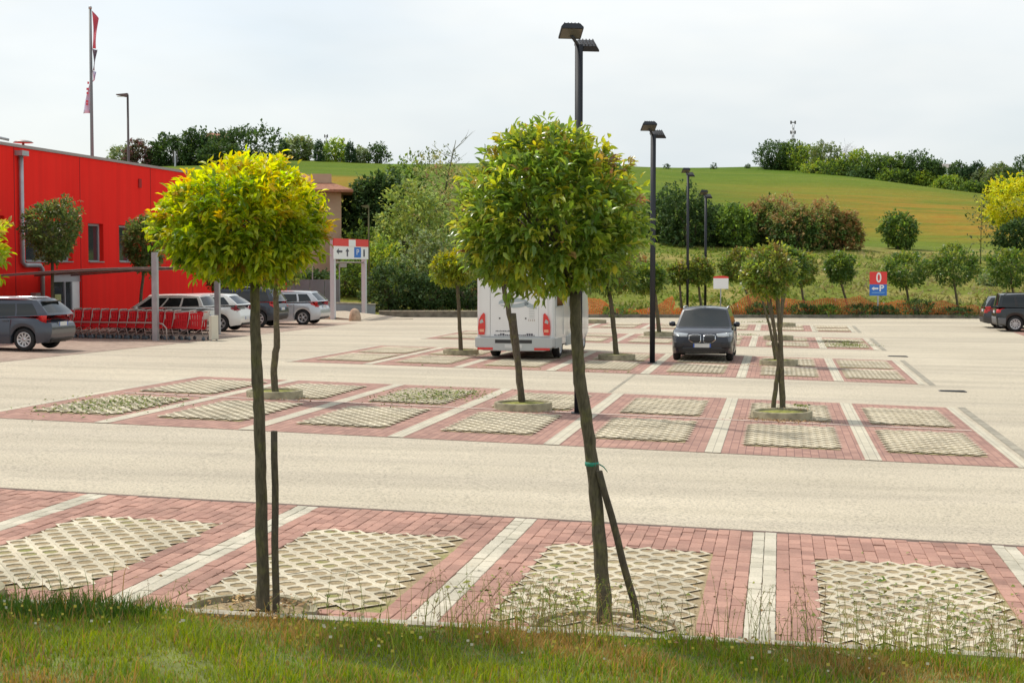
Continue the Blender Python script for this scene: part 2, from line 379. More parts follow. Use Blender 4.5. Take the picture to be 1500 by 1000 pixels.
def text_part(name, body, size, mat, parent, mtx, ext=0.003, sx=1.0, bold=0.0):
    cu = bpy.data.curves.new(name, 'FONT'); cu.body = body; cu.size = size; cu.extrude = ext
    cu.align_x = 'CENTER'; cu.align_y = 'CENTER'; cu.offset = bold
    t = bpy.data.objects.new(name, cu); C.objects.link(t)
    dg = bpy.context.evaluated_depsgraph_get(); me = bpy.data.meshes.new_from_object(t.evaluated_get(dg))
    bpy.data.objects.remove(t); me.materials.clear(); me.materials.append(mat)
    me.transform(mtx @ Matrix.Diagonal((sx, 1, 1, 1)))
    return link(name, me, parent)

# leaf shapes: columns are (across, along, up)
LEAF_NEAR_V = np.array([(0,0,0),(-.5,.34,.10),(0,.34,0),(.5,.34,.10),(-.40,.70,.05),(0,.70,-.06),(.40,.70,.05),(0,1.02,-.20)], float)
LEAF_NEAR_T = np.array([(0,2,1),(0,3,2),(1,2,5),(1,5,4),(2,3,6),(2,6,5),(4,5,7),(5,6,7)])
LEAF_MID_V = np.array([(0,0,0),(-.5,.5,.10),(.5,.5,.10),(0,1,-.10)], float)
LEAF_MID_T = np.array([(0,2,1),(1,2,3)])
def nrm(a): return a/np.maximum(np.linalg.norm(a, axis=-1, keepdims=True), 1e-9)
def leaf_cloud(pos, direc, up, L, W, tv, tt):
    d = nrm(direc); x = nrm(np.cross(d, up)); z = np.cross(x, d)
    k = len(tv)
    V = (pos[:, None, :] + x[:, None, :]*(tv[None, :, 0:1]*W[:, None, None]) + d[:, None, :]*(tv[None, :, 1:2]*L[:, None, None])
         + z[:, None, :]*(tv[None, :, 2:3]*L[:, None, None]))
    T = tt[None] + (np.arange(len(pos))*k)[:, None, None]
    return V.reshape(-1, 3), T.reshape(-1, 3)
def rand_dirs(rng, n): return nrm(rng.normal(size=(n, 3)))

def crown(rng, twigs, per, radii, leaf, palette, near=False, flat=0.75, lumps=14, lump=0.16, inner=0.5, shape=None, spread=0.9, taper=0.0, rough=0.07):
    """leaf clusters at the ends of twigs through an uneven crown; returns vertex, triangle, colour arrays, per-leaf data"""
    d = rand_dirs(rng, twigs)
    ld = rand_dirs(rng, lumps); la = rng.uniform(-lump*1.5, lump, lumps)
    r = 1 + ((np.clip(d @ ld.T, 0, 1)**6)*la).sum(1)
    r = np.clip(r, .62, 1.0 + lump*.55)*(1 + np.clip(rng.normal(size=twigs)*rough, -.15, .13))
    depth = 1 - inner*rng.random(twigs)**2.2
    rad = np.array(radii)
    p = d*r[:, None]*depth[:, None]
    if taper: p[:, :2] *= (1 - taper*np.clip(p[:, 2:3], -0.6, 1))
    p[:, 2] = np.where(p[:, 2] < 0, p[:, 2]*flat, p[:, 2])
    p = p*rad
    if shape is not None: p = shape(p)
    out = nrm(nrm(d/rad) + np.array([0, 0, 0.35]) + rng.normal(size=(twigs, 3))*0.25)
    n = twigs*per
    ti = np.repeat(np.arange(twigs), per)
    o = out[ti]
    dirs = nrm(o + rand_dirs(rng, n)*spread)
    dirs[:, 2] -= 0.15
    pos = p[ti] + o*(rng.random((n, 1))*leaf[0]*1.1) + rng.normal(size=(n, 3))*leaf[0]*0.25
    L = leaf[0]*rng.uniform(0.6, 1.15, n); W = leaf[1]*rng.uniform(0.75, 1.15, n)*L/leaf[0]
    up = nrm(np.array([0, 0, 1.0]) + rng.normal(size=(n, 3))*0.45)
    tw = palette(rng, twigs, d, depth)          # colour of the twig's leaves: fresh growth or old
    col = tw[ti]*rng.uniform(0.72, 1.25, (n, 1))*(1 + rng.normal(size=(n, 3))*0.05)
    tv, tt = (LEAF_NEAR_V, LEAF_NEAR_T) if near else (LEAF_MID_V, LEAF_MID_T)
    V, T = leaf_cloud(pos, dirs, up, L, W, tv, tt)
    return dict(V=V, T=T, C=np.repeat(np.clip(col, 0.004, 0.9), len(tv), 0), pos=pos, dirs=dirs, up=up, L=L, W=W, col=col, p=p)
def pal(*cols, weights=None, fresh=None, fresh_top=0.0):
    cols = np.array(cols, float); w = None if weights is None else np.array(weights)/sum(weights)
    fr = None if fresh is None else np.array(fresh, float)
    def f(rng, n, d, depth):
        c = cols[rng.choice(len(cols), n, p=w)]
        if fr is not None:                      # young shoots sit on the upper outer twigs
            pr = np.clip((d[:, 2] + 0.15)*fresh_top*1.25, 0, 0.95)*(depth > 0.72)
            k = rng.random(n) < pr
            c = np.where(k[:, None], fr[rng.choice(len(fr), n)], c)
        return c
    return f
def crown_obj(name, cr, mat, parent): return link(name, tri_mesh(name, cr['V'], cr['T'], mat, cr['C']), parent)

# ================================================================== LARGE STRUCTURE
# ------------------------------------------------------------------ terrain to the horizon
def smooth(a, b, x):
    t = np.clip((x - a)/(b - a), 0, 1); return t*t*(3 - 2*t)
CRX = [-600, -200, -44, 0, 25, 52, 73, 95, 109, 150, 250, 600]
CRZ = [22, 25, 24.3, 24.2, 23.9, 23.1, 21.8, 19.6, 18.6, 16, 12, 6]
def terrain_z(X, Y):
    X = np.asarray(X, float); Y = np.asarray(Y, float)
    cz = np.interp(X*330/np.clip(Y, 160, 600), CRX, CRZ)
    t = (Y - 82.0)/248.0
    g = np.where(t < 0, 0, np.where(t < 1, 1.18*t - 0.18*t*t, 1 - 0.35*(t - 1)**2))
    g = np.maximum(g, -1.5)
    ease = smooth(81.6, 98, Y)
    z = cz*g*ease + 0.35*np.sin(X*0.11 + 1)*smooth(100, 140, Y) + 0.3*np.sin(X*0.05 + Y*0.07)*smooth(100, 140, Y)
    lotz = np.array([gz(a, b) for a, b in zip(X.ravel(), Y.ravel())]).reshape(X.shape)
    return z + np.where(Y < 81.6, lotz - 0.45, 0.12)
xs = np.unique(np.concatenate([np.linspace(-900, -160, 20), np.linspace(-160, 180, 137), np.linspace(180, 900, 20)]))
ys = np.unique(np.concatenate([np.linspace(-300, 80, 24), [81.5, 81.65], np.linspace(83, 130, 44), np.linspace(133, 420, 110), np.linspace(440, 1400, 24)]))
def grid_mesh(name, xs, ys, zf, mat):
    X, Y = np.meshgrid(xs, ys); Z = zf(X, Y); nx = len(xs)
    V = np.stack([X, Y, Z], -1).reshape(-1, 3)
    i = np.arange(len(ys)-1)[:, None]*nx + np.arange(nx-1)[None]; i = i.ravel()
    T = np.concatenate([np.stack([i, i+1, i+nx+1], 1), np.stack([i, i+nx+1, i+nx], 1)])
    return link(name, tri_mesh(name, V, T, mat, smooth=True))
tag(grid_mesh('hillside', xs, ys, terrain_z, M['hill']), kind='structure')
zgrid = np.vectorize(gz)
def lot_z(off): return lambda X, Y: zgrid(X, Y) + off
tag(grid_mesh('parking_lot', np.linspace(-70, 70, 71), np.linspace(5.0, 81.7, 64), lot_z(0), M['asphalt']), kind='structure')

# ------------------------------------------------------------------ rows of bays (frame u, v; objects turned by -TH about the origin)
def kerb_v(u): return 11.27 + 0.060*(u + 4.9)
def uv_sheet(name, u0, u1, v0, v1, off, mat, parent=None, nu=10, nv=4, kind=None):
    U, V = np.meshgrid(np.linspace(u0, u1, nu+1), np.linspace(v0, v1, nv+1))
    Z = np.array([guv(a, b) for a, b in zip(U.ravel(), V.ravel())]) + off
    k = nu + 1; i = (np.arange(nv)[:, None]*k + np.arange(nu)[None]).ravel()
    T = np.concatenate([np.stack([i, i+1, i+k+1], 1), np.stack([i, i+k+1, i+k], 1)])
    o = link(name, tri_mesh(name, np.stack([U.ravel(), V.ravel(), Z], 1), T, mat), parent)
    if parent is None: o.rotation_euler = (0, 0, -TH)
    if kind: tag(o, kind=kind)
    return o

# grid paver: eight rhombic cells in two staggered columns, each cell a ring of concrete round a hole
def paver_geo(low=False):
    a, b, t = 0.125, 0.17, 0.05; V = []; F = []
    hole = [(1.02,0),(.64,.64),(0,.95),(-.64,.64),(-1.02,0),(-.64,-.64),(0,-.95),(.64,-.64)] if not low else [(1,0),(0,1),(-1,0),(0,-1)]
    outer = [(1,0),(.5,.5),(0,1),(-.5,.5),(-1,0),(-.5,-.5),(0,-1),(.5,-.5)] if not low else [(1,0),(0,1),(-1,0),(0,-1)]
    n = len(hole); s = 0.60
    cells = [(i*0.25, j*0.34) for i in range(2) for j in range(2)] + [(i*0.25 + .125, j*0.34 + .17) for i in range(2) for j in range(2)]
    for cx, cy in cells:
        o = len(V)
        for x, y in outer: V.append((cx + x*a*.994, cy + y*b*.994, 0))
        for x, y in hole: V.append((cx + x*a*s, cy + y*b*s, -0.004))
        if not low:
            for x, y in hole: V.append((cx + x*a*s*.94, cy + y*b*s*.94, -t))
        for k in range(n):
            q = (k+1) % n
            F.append((o+k, o+q, o+n+q, o+n+k))
            if not low: F.append((o+n+k, o+n+q, o+2*n+q, o+2*n+k))
    return V, F
PV, PF = paver_geo(); PLV, PLF = paver_geo(True)
pav_me = bpy.data.meshes.new('grid_paver'); pav_me.from_pydata(PV, [], PF); pav_me.materials.append(M['grid'])
rngp = np.random.default_rng(3)
def pavers(parent, u0, v0, nu, nv, off, individual):
    VV = []; FF = []; RR = []
    for i in range(nu):
        for j in range(nv):
            u, v = u0 + .065 + i*.5, v0 + .17 + j*.68
            z = guv(u, v) + off + rngp.normal()*0.0010; su, sv = (guv(u + .3, v) - guv(u - .3, v))/.6, (guv(u, v + .3) - guv(u, v - .3))/.6
            if individual:
                o = link('grid_paver', pav_me, parent, (u, v, z)); o.rotation_euler = (sv + rngp.normal()*.0018, -su + rngp.normal()*.0018, rngp.normal()*.002)
            else:
                b = len(VV); VV += [(x+u, y+v, w+z+x*su+y*sv) for x, y, w in PLV]; FF += [[k+b for k in f] for f in PLF]; RR += [rngp.random()]*len(PLV)
    return VV, FF, RR
def stuff_mesh(name, V, F, mat, parent, rnd=None):
    me = bpy.data.meshes.new(name); me.from_pydata(V, [], F); me.materials.append(mat)
    if rnd is not None:
        a = me.attributes.new('Rnd', 'FLOAT', 'POINT'); a.data.foreach_set('value', rnd)
    return tag(link(name, me, parent), kind='stuff')

# front row, its blocks laid one by one
ROW1_STRIPS = [-7.66, -5.165, -2.70, -0.13, 2.31]
ROW1_FAR = 16.53
row1 = uv_sheet('front_bay_row', -9.5, 4.6, 10.6, ROW1_FAR, 0.006, M['joint'], nu=20, nv=8, kind='structure')
PL1 = [(-4.03, 11.36, 0.52), (-1.27, 11.60, 0.60), (-6.58, 11.20, 0.50)]   # planters against the kerb: u, v, radius
grids1 = []
for k, s in enumerate(ROW1_STRIPS):
    grids1.append((s + 0.50, 11.66, 3, 5))
grids1.append((ROW1_STRIPS[0] - 2.0, 11.66, 3, 5))
def in_grid(u, v): return any(a - .0 < u < a + 1.5 and b < v < b + 3.45 for a, b, _, _ in grids1)
bricks = []
col_w = 0.1235; blen = 0.245
def lay(u, white, shift):
    vmin = kerb_v(u) + 0.03
    spans = [(vmin, ROW1_FAR - 0.02)]
    for a, b, _, _ in grids1:
        if a - 0.04 < u < a + 1.54: spans = [(vmin, b - .0), (b + 3.48, ROW1_FAR - 0.02)]
    for pu, pv, pr in PL1:
        if abs(u - pu) < pr + .03:
            top = pv + math.sqrt(max(0, (pr + .03)**2 - (u - pu)**2))
            spans = [(max(a, top) if a < top else a, b) for a, b in spans if b > top]
    for a, b in spans:
        v = a - shift*blen
        while v < b:
            s, e = max(v, a), min(v + blen, b)
            if e - s > 0.03: bricks.append((u, (s+e)/2, e - s, white))
            v += blen
for k, s in enumerate(ROW1_STRIPS + [None]):
    if s is None: break
    lay(s - col_w/2, True, 0.0); lay(s + col_w/2, True, 0.5)
    nxt = ROW1_STRIPS[k+1] if k+1 < len(ROW1_STRIPS) else 4.7
    n = int(round((nxt - s - 2*col_w)/col_w)); w = (nxt - s - 2*col_w)/n
    for j in range(n): lay(s + col_w + (j+.5)*w, False, (j % 2)*0.5)
n = int((ROW1_STRIPS[0] + 9.4)/col_w)
for j in range(n): lay(ROW1_STRIPS[0] - col_w - (j+.5)*col_w, False, (j % 2)*0.5)
def brick_geo():
    a, b, c, z = 0.0590, 0.5, 0.005, 0.0
    mb = MB(); w = a; 
    V = [(-w,-b,-.03),(w,-b,-.03),(w,b,-.03),(-w,b,-.03),(-w,-b,-.004),(w,-b,-.004),(w,b,-.004),(-w,b,-.004),
         (-w+c,-b+.02,0),(w-c,-b+.02,0),(w-c,b-.02,0),(-w+c,b-.02,0)]
    F = [(0,1,5,4),(1,2,6,5),(2,3,7,6),(3,0,4,7),(4,5,9,8),(5,6,10,9),(6,7,11,10),(7,4,8,11),(8,9,10,11)]
    return V, F
BV, BF = brick_geo()
def mk_brick_me(name, mat):
    me = bpy.data.meshes.new(name); me.from_pydata(BV, [], BF); me.materials.append(mat); return me
me_red, me_white = mk_brick_me('red_block', M['red_brick']), mk_brick_me('pale_block', M['white_brick'])
def in_view(u, v):
    X, Y = uv2w(u, v); return abs(X)/Y < 0.335
bricks.sort(key=lambda q: (not in_view(q[0], q[1]), uv2w(q[0], q[1])[1]))
rest = {True: ([], [], []), False: ([], [], [])}
for i, (u, v, ln, white) in enumerate(bricks):
    z = guv(u, v) + 0.032 + rngp.normal()*0.0022
    if i < 300:
        o = link('pale_brick' if white else 'red_brick', me_white if white else me_red, row1, (u, v, z)); o.scale = (1, ln - .006, 1)
        o.rotation_euler = (-.005 + rngp.normal()*.006, .0284 + rngp.normal()*.008, rngp.normal()*.012)
    else:
        VV, FF, RR = rest[white]; b0 = len(VV); tx, ty, tz = rngp.normal(size=3)*(.008, .012, .012)
        VV += [(x + u - y*tz*0.2, y*(ln-.006) + v + x*tz, w + z + x*(tx - .0284) + y*.25*(ty - .005)) for x, y, w in BV]; FF += [[k+b0 for k in f] for f in BF]; RR += [rngp.random()]*len(BV)
stuff_mesh('red_bricks', *rest[False][:2], M['red_brick'], row1, rest[False][2])
stuff_mesh('pale_bricks', *rest[True][:2], M['white_brick'], row1, rest[True][2])
for (a, b, nu, nv) in grids1:
    s = uv_sheet('soil_bed', a - .05, a + 1.62, b - .0, b + 3.47, 0.021, M['soil'], row1)
    pavers(row1, a, b, nu, nv, 0.034, True)

# rows behind: block paving sheet, pale strips, grid pavers
def back_row(name, strips, v0, v1, grids, u0, u1, individual, pink=None, last=True):
    row = uv_sheet(name, u0, u1, v0, v1, 0.006, M['brick_sheet'], nu=28, nv=8, kind='structure')
    for s in strips: uv_sheet('pale_strip', s - .125, s + .125, v0 + .01, v1 - .01, 0.011, M['white_sheet'], row, 1, 8)
    if pink: uv_sheet('pale_line', u0 + .3, u1 - .05, pink - .06, pink + .06, 0.015, M['pink'], row, 28, 1)
    ends = [u0 + 0.15] + list(strips) + ([u1] if last else [])
    VV, FF, RR = [], [], []
    for a, bnd in zip(ends[:-1], ends[1:]):
        c = (a + bnd)/2
        for (g0, nv) in grids:
            uv_sheet('soil_bed', c - .76, c + .76, g0, g0 + nv*.68 + .10, 0.011, M['soil'], row, 3, 4)
            r = pavers(row, c - .75, g0, 3, nv, 0.030, individual)
            b0 = len(VV); VV += r[0]; FF += [[k+b0 for k in f] for f in r[1]]; RR += r[2]
    if VV: stuff_mesh('grid_pavers', VV, FF, M['grid'], row, RR)
    # pale edging and gutter along the open ends
    uv_sheet('edge_strip', u1, u1 + .16, v0, v1, 0.009, M['white_sheet'], row, 1, 8)
    uv_sheet('gutter', u1 + .26, u1 + .42, v0 - .2, v1 + .2, 0.007, M['gutter'], row, 1, 8)
    uv_sheet('edge_strip', u0 - .16, u0, v0, v1, 0.009, M['white_sheet'], row, 1, 8)
    return row
M['pink'] = simple('pale_pink_block', (0.66, 0.50, 0.42), 0.9, noise=0.15, nscale=6)
ST2 = [-0.99 + 2.5*i + o for i, o in zip(range(-4, 2), (-.02, .02, .0, .0, .0, -.09))]
row2 = back_row('second_bay_row', [-10.95] + ST2[1:], 23.72, 34.0, [(24.85, 5), (29.45, 5)], -13.2, 3.52, True, 29.05)
ST3 = [-0.97 + 2.5*i for i in range(-4, 2)]
row3 = back_row('third_bay_row', ST3, 40.4, 50.0, [(41.5, 5), (45.7, 5)], -13.1, 3.5, False, 45.3)
row4 = back_row('fourth_bay_row', [-0.95 + 2.5*i for i in range(-4, 2)], 55.6, 63.4, [(56.4, 4), (60.2, 3)], -12.9, 3.3, False, 59.7)
row5 = back_row('fifth_bay_row', [-0.95 + 2.5*i for i in range(-4, 2)], 68.3, 74.3, [(69.0, 3), (71.8, 3)], -12.8, 3.1, False)
# block paving of the bays on both sides
M['pave_grey'] = brick_sheet_mat('faded_block_paving', (0.3105, 0.2242, 0.1725), (0.414, 0.3105, 0.2415), (0.23, 0.1725, 0.138))
uv_sheet('side_paving', -27.0, -19.4, 33.5, 70.0, 0.006, M['pave_grey'], nu=8, nv=30, kind='structure')
uv_sheet('right_paving', 10.2, 17.0, 62.0, 76.0, 0.006, M['brick_sheet'], nu=6, nv=10, kind='structure')
uv_sheet('front_row_joint', -9.5, 6.0, ROW1_FAR, ROW1_FAR + .20, 0.010, M['joint'], nu=24, nv=1, kind='structure')
uv_sheet('cross_joint', -3.75, -3.68, 34.2, 40.3, 0.006, M['gutter'], nu=1, nv=8, kind='structure')

# kerb and grass verge in front
def build_verge():
    us = np.linspace(-12, 9, 43); mb = MB()
    pts = [(u, kerb_v(u)) for u in us]
    for (u0, v0), (u1, v1) in zip(pts[:-1], pts[1:]):
        z0, z1 = guv(u0, v0), guv(u1, v1); h = 0.055; w = .13
        mb.add([(u0, v0 - w, z0 - .3), (u1, v1 - w, z1 - .3), (u1, v1, z1 - .3), (u0, v0, z0 - .3), (u0, v0 - w, z0 + h), (u1, v1 - w, z1 + h), (u1, v1, z1 + h), (u0, v0, z0 + h)],
               [(4,5,6,7), (2,3,7,6), (0,1,5,4)])
    tag(mb.build('verge_kerb', M['kerb'], rotz=-TH), kind='structure')
    us = np.linspace(-14, 12, 53); ds = np.linspace(0, 9, 31)
    U, D = np.meshgrid(us, ds); V = np.vectorize(kerb_v)(U) - .12 - D
    Z = np.array([verge_z(a, b) for a, b in zip(U.ravel(), V.ravel())])
    k = len(us); i = (np.arange(len(ds)-1)[:, None]*k + np.arange(k-1)[None]).ravel()
    T = np.concatenate([np.stack([i, i+k+1, i+1], 1), np.stack([i, i+k, i+k+1], 1)])
    o = link('grass_verge', tri_mesh('grass_verge', np.stack([U.ravel(), V.ravel(), Z], 1), T, M['verge'], smooth=True)); o.rotation_euler = (0, 0, -TH)
    tag(o, kind='structure')
def verge_z(u, v):
    d = max(0.0, kerb_v(u) - .12 - v)
    return guv(u, v) + 0.03 + 0.05*min(d, 0.4) + 0.065*max(0, d - .2) + 0.025*math.sin(u*2.1 + 1)*math.sin(v*1.7)
build_verge()

# ------------------------------------------------------------------ boundary: kerb, low wall, signs' bank
YB = 81.4
def strip_box(name, pts, w, h, mat, below=0.3, off=0.0):
    mb = MB()
    for (a, b) in zip(pts[:-1], pts[1:]):
        a, b = Vector(a), Vector(b); d = (b - a).normalized(); n = Vector((-d.y, d.x))*w
        za, zb = gz(a.x, a.y) + off, gz(b.x, b.y) + off
        mb.add([(a.x, a.y, za-below), (b.x, b.y, zb-below), (b.x+n.x, b.y+n.y, zb-below), (a.x+n.x, a.y+n.y, za-below),
                (a.x, a.y, za+h), (b.x, b.y, zb+h), (b.x+n.x, b.y+n.y, zb+h), (a.x+n.x, a.y+n.y, za+h)],
               [(0,1,5,4), (4,5,6,7), (2,3,7,6), (1,2,6,5), (3,0,4,7)])
    return mb.build(name, mat)
tag(strip_box('back_kerb', [(-1.2 + 4*i, YB) for i in range(18)], 0.22, 0.17, M['kerb_dark']), kind='structure')
lw = thing('low_wall', 'low shaded concrete wall along the far edge under the dark bushes', 'wall', (-1.4, YB, 0))
def low_wall():
    mb = MB(); cb = MB()
    mb.box(-5.6, 0, -.3, 0, .25, .30)
    w = mb.build('wall_body', M['kerb_dark'], lw)
    for i in range(9): cb = MB().box(-5.62 + i*.62, -.03, .303, -5.62 + i*.62 + .60, .28, .36).build('coping_slab', M['kerb'], lw)
low_wall()

# ------------------------------------------------------------------ red supermarket building (frame u, v)
bld = thing('red_building', 'long bright red rendered supermarket hall with small windows beside the parked cars', 'building', (0, 0, 0), -TH)
UW = -27.0
def wall_openings(name, v0, v1, z0, z1, ops, u, depth, mat, parent):
    vs = sorted({v0, v1, *[o[0] for o in ops], *[o[1] for o in ops]}); zs = sorted({z0, z1, *[o[2] for o in ops], *[o[3] for o in ops]})
    mb = MB()
    for a, b in zip(vs[:-1], vs[1:]):
        for c, d in zip(zs[:-1], zs[1:]):
            m, q = (a+b)/2, (c+d)/2
            if any(o[0] < m < o[1] and o[2] < q < o[3] for o in ops): continue
            mb.add([(u, a, c), (u, b, c), (u, b, d), (u, a, d)], [(0, 1, 2, 3)])
    for (a, b, c, d) in ops:
        mb.add([(u, a, c), (u, b, c), (u, b, d), (u, a, d), (u-depth, a, c), (u-depth, b, c), (u-depth, b, d), (u-depth, a, d)], [(0,1,5,4), (1,2,6,5), (2,3,7,6), (3,0,4,7)])
    mb.add([(u, v1, z0), (u-9, v1, z0), (u-9, v1, z1), (u, v1, z1), (u, v0, z0), (u-9, v0, z0), (u-9, v0, z1), (u, v0, z1)], [(0,1,2,3), (4,5,6,7), (1,5,6,2)])
    mb.add([(u-.3, v0, z1-.25), (u-9, v0, z1-.25), (u-9, v1, z1-.25), (u-.3, v1, z1-.25), (u-.3, v0, z1), (u-.3, v1, z1)], [(0,1,2,3), (0,3,5,4)])
    return mb.build(name, mat, parent)
WIN = [(52.4, 56.2, 2.86, 4.42), (57.6, 59.0, 2.86, 4.42), (60.5, 61.9, 2.86, 4.42), (46.9, 50.9, 2.86, 4.5), (66.5, 67.9, 2.86, 4.42)]
DOOR = (54.6, 57.05, 0.15, 2.42)
TOPZ = 6.98
wall_openings('wall', 36.0, 83.5, -0.5, TOPZ, WIN + [DOOR], UW, 0.32, M['red_wall'], bld)
MB().box(UW-.35, 36, TOPZ+.003, UW+.05, 83.56, TOPZ+.11).build('coping', M['cap'], bld)
for (v0, v1) in ((51.62, 51.66), (56.9, 56.93), (63.8, 63.83), (68.6, 68.63), (74.0, 74.03)):
    MB().box(UW+.002, v0, 0.2, UW+.012, v1, TOPZ-.02).build('render_joint', M['red_joint'] if 'red_joint' in M else M.setdefault('red_joint', simple('red_joint', (0.35, 0.012, 0.012), 0.8)), bld)
MB().box(UW+.002, 62.5, TOPZ-.92, UW+.06, 62.75, TOPZ-.55).build('wall_light', M['red_joint'], bld)
for (a, b, c, d) in WIN:
    x = UW - .25; fr = MB(); t = .09
    fr.box(x, a+.003, c+.003, x+.07, a+t, d-.003).box(x, b-t, c+.003, x+.07, b-.003, d-.003).box(x, a+t, d-t, x+.07, b-t, d-.003).box(x, a+t, c+.003, x+.07, b-t, c+t)
    if b - a > 2:
        for k in (1, 2): q = a + (b-a)*k/3; fr.box(x, q-.04, c+t, x+.07, q+.04, d-t)
    w = fr.build('window', M['window_frame'], bld)
    MB().box(x+.015, a+t, c+t, x+.03, b-t, d-t).build('pane', M['window_glass'], w)
    MB().box(UW-.2, a+.01, c+.004, UW+.05, b-.01, c+.05).build('sill', M['cap'], w)
def door():
    a, b, c, d = DOOR; x = UW - .2; fr = MB(); t = .08
    fr.box(x, a+.003, c, x+.1, a+t+.12, d-.003).box(x, b-.75, c, x+.1, b-.68, d-.3).box(x, a+.2, d-.3, x+.1, b-.003, d-.003).box(x, a+1.1, c, x+.1, a+1.17, d-.3).box(x, a+.2, c+.65, x+.1, b-.75, c+.72)
    f = fr.build('glass_door', M['window_frame'], bld)
    MB().box(x+.03, a+.2, c, x+.05, b-.75, d-.3).build('pane', M['window_glass'], f)
    MB().box(x+.04, b-.68, c+.25, x+.09, b-.05, d-.3).build('white_panel', M['white_plain'], f)
    MB().box(x+.055, a+.35, c+.75, x+.065, a+.85, c+1.5).build('poster', M['poster'], f)
door()
dp = MB(); x = UW + .12
dp.tube([(x, 51.95, TOPZ-.15), (x, 51.95, 2.86), (x, 52.15, 2.76), (x, 53.25, 2.76), (x, 53.45, 2.62), (x, 53.45, .3)], .085, 10)
dpo = dp.build('downpipe', M['steel'], bld)
MB().box(UW+.003, 51.7, TOPZ-.3, UW+.3, 52.2, TOPZ-.12).build('rain_hopper', M['steel'], dpo)
MB().box(UW+.003, 52.75, 1.0, UW+.2, 53.15, 1.75).build('meter_box', M['cap'], bld)
vt = MB(); vt.tube([(UW-1.0, 54.3, TOPZ-.3), (UW-1.0, 54.3, TOPZ+.38)], .05, 8); vt.lathe([(.02, 0), (.38, .0), (.30, .06), (.1, .1), (0.01, .11)], 16)
k0 = len(vt.v) - 16*5
for i in range(k0, len(vt.v)): q = vt.v[i]; vt.v[i] = (q[0] + UW - 1.0, q[1] + 54.3, q[2] + TOPZ + .36)
vt.build('roof_vent', M['cap'], bld)
MB().tube([(UW-.6, 50.6, TOPZ-.3), (UW-.6, 50.6, TOPZ+.22), (UW-.3, 50.9, TOPZ+.30), (UW+.0, 51.3, TOPZ+.22)], .05, 8).build('vent_pipe', M['steel'], bld)

# ------------------------------------------------------------------ other buildings and walls
hs = thing('tan_house', 'tan house with clay tiled eaves half hidden behind the yellow green tree', 'house', (-10.9, 99, 0), 0.12)
MB().box(-11, 0, -.5, 0, 9, 7.35).build('wall', M['tan_wall'], hs)
rf = MB(); rf.add([(-11.6, -.8, 7.36), (.75, -.8, 7.36), (.75, 9.8, 7.36), (-11.6, 9.8, 7.36), (-8, 4.5, 9.0), (-3, 4.5, 9.0), (-11.6, -.8, 7.52), (.75, -.8, 7.52), (.75, 9.8, 7.52), (-11.6, 9.8, 7.52)],
       [(0,1,2,3), (0,1,7,6), (1,2,8,7), (2,3,9,8), (3,0,6,9), (6,7,5,4), (7,8,5), (8,9,4,5), (9,6,4)])
rfo = rf.build('roof', M['roof_tile'], hs)
MB().box(-1.9, 1.0, 7.55, -.6, 2.0, 8.6).build('chimney', M['tan_wall'], rfo)
wn = MB().box(-2.6, -.04, 4.6, -1.7, .02, 6.0).build('window', M['window_frame'], hs); MB().box(-2.52, -.05, 4.68, -1.78, -.042, 5.92).build('pane', M['window_glass'], wn)
gw = thing('grey_wall', 'pale grey concrete ramp wall beside the height portal', 'wall', (-7.35, 82.9, 0), 0)
MB().add([(0,0,-.3), (0,0,.62), (-4.2,-2.4,.85), (-4.2,-2.4,-.3), (0,.28,-.3), (0,.28,.62), (-4.2,-2.12,.85), (-4.2,-2.12,-.3)], [(0,1,2,3), (4,5,6,7), (0,1,5,4), (2,3,7,6)]).build('wall_body', M['grey_wall'], gw)
MB().add([(.03,-.04,.623), (.03,-.04,.68), (-4.2,-2.44,.91), (-4.2,-2.44,.853), (.03,.32,.623), (.03,.32,.68), (-4.2,-2.08,.91), (-4.2,-2.08,.853)], [(0,1,2,3), (4,5,6,7), (0,1,5,4), (2,3,7,6), (1,5,6,2), (0,4,7,3)]).build('coping', M['kerb'], gw)
gs = thing('sheet_fence', 'grey sheet metal fence behind the parked silver estate car', 'fence', (-9.6, 86.0, 0.2), 0)
for i in range(9): MB().box(-.82*(i+1)+.01, 0, 0, -.82*i-.01, .05, 1.75).build('sheet_panel', M['steel_sheet'] if 'steel_sheet' in M else M.setdefault('steel_sheet', simple('grey_sheet', (0.22, 0.24, 0.25), 0.6, noise=.1, nscale=2)), gs)
for i in range(6): MB().box(-1.5*i-.03, .06, 0, -1.5*i+.03, .12, 2.6 if i < 2 else 1.9).build('fence_post', M['steel'], gs)

# ------------------------------------------------------------------ trees and bushes in the distance
rng = np.random.default_rng(11)
def tz(X, Y): return float(terrain_z(np.array([X]), np.array([Y]))[0])
DG, MG, LG, OL, GG = (0.035, 0.065, 0.018), (0.065, 0.105, 0.024), (0.13, 0.19, 0.03), (0.13, 0.15, 0.045), (0.12, 0.15, 0.075)
YG, BR, RB, YL = (0.23, 0.27, 0.035), (0.17, 0.125, 0.05), (0.23, 0.13, 0.055), (0.42, 0.40, 0.025)
LIME = (0.28, 0.34, 0.03)
P_DARK = pal(DG, MG, (0.045, 0.08, 0.03), weights=[5, 2, 3])
P_MID = pal(MG, LG, DG, weights=[5, 3, 2])
P_LIGHT = pal(LG, YG, MG, weights=[5, 3, 3])
P_OLIVE = pal(GG, OL, MG, weights=[5, 4, 2])
P_BROWN = pal(RB, BR, MG, OL, weights=[3, 4, 3, 2])
P_RUST = pal(MG, DG, BR, fresh=[(0.20, 0.13, 0.055), BR, OL], fresh_top=0.9, weights=[4, 4, 2])
P_CYP = pal((0.025, 0.05, 0.022), (0.035, 0.065, 0.025))
P_PURP = pal((0.09, 0.045, 0.04), (0.06, 0.06, 0.03))
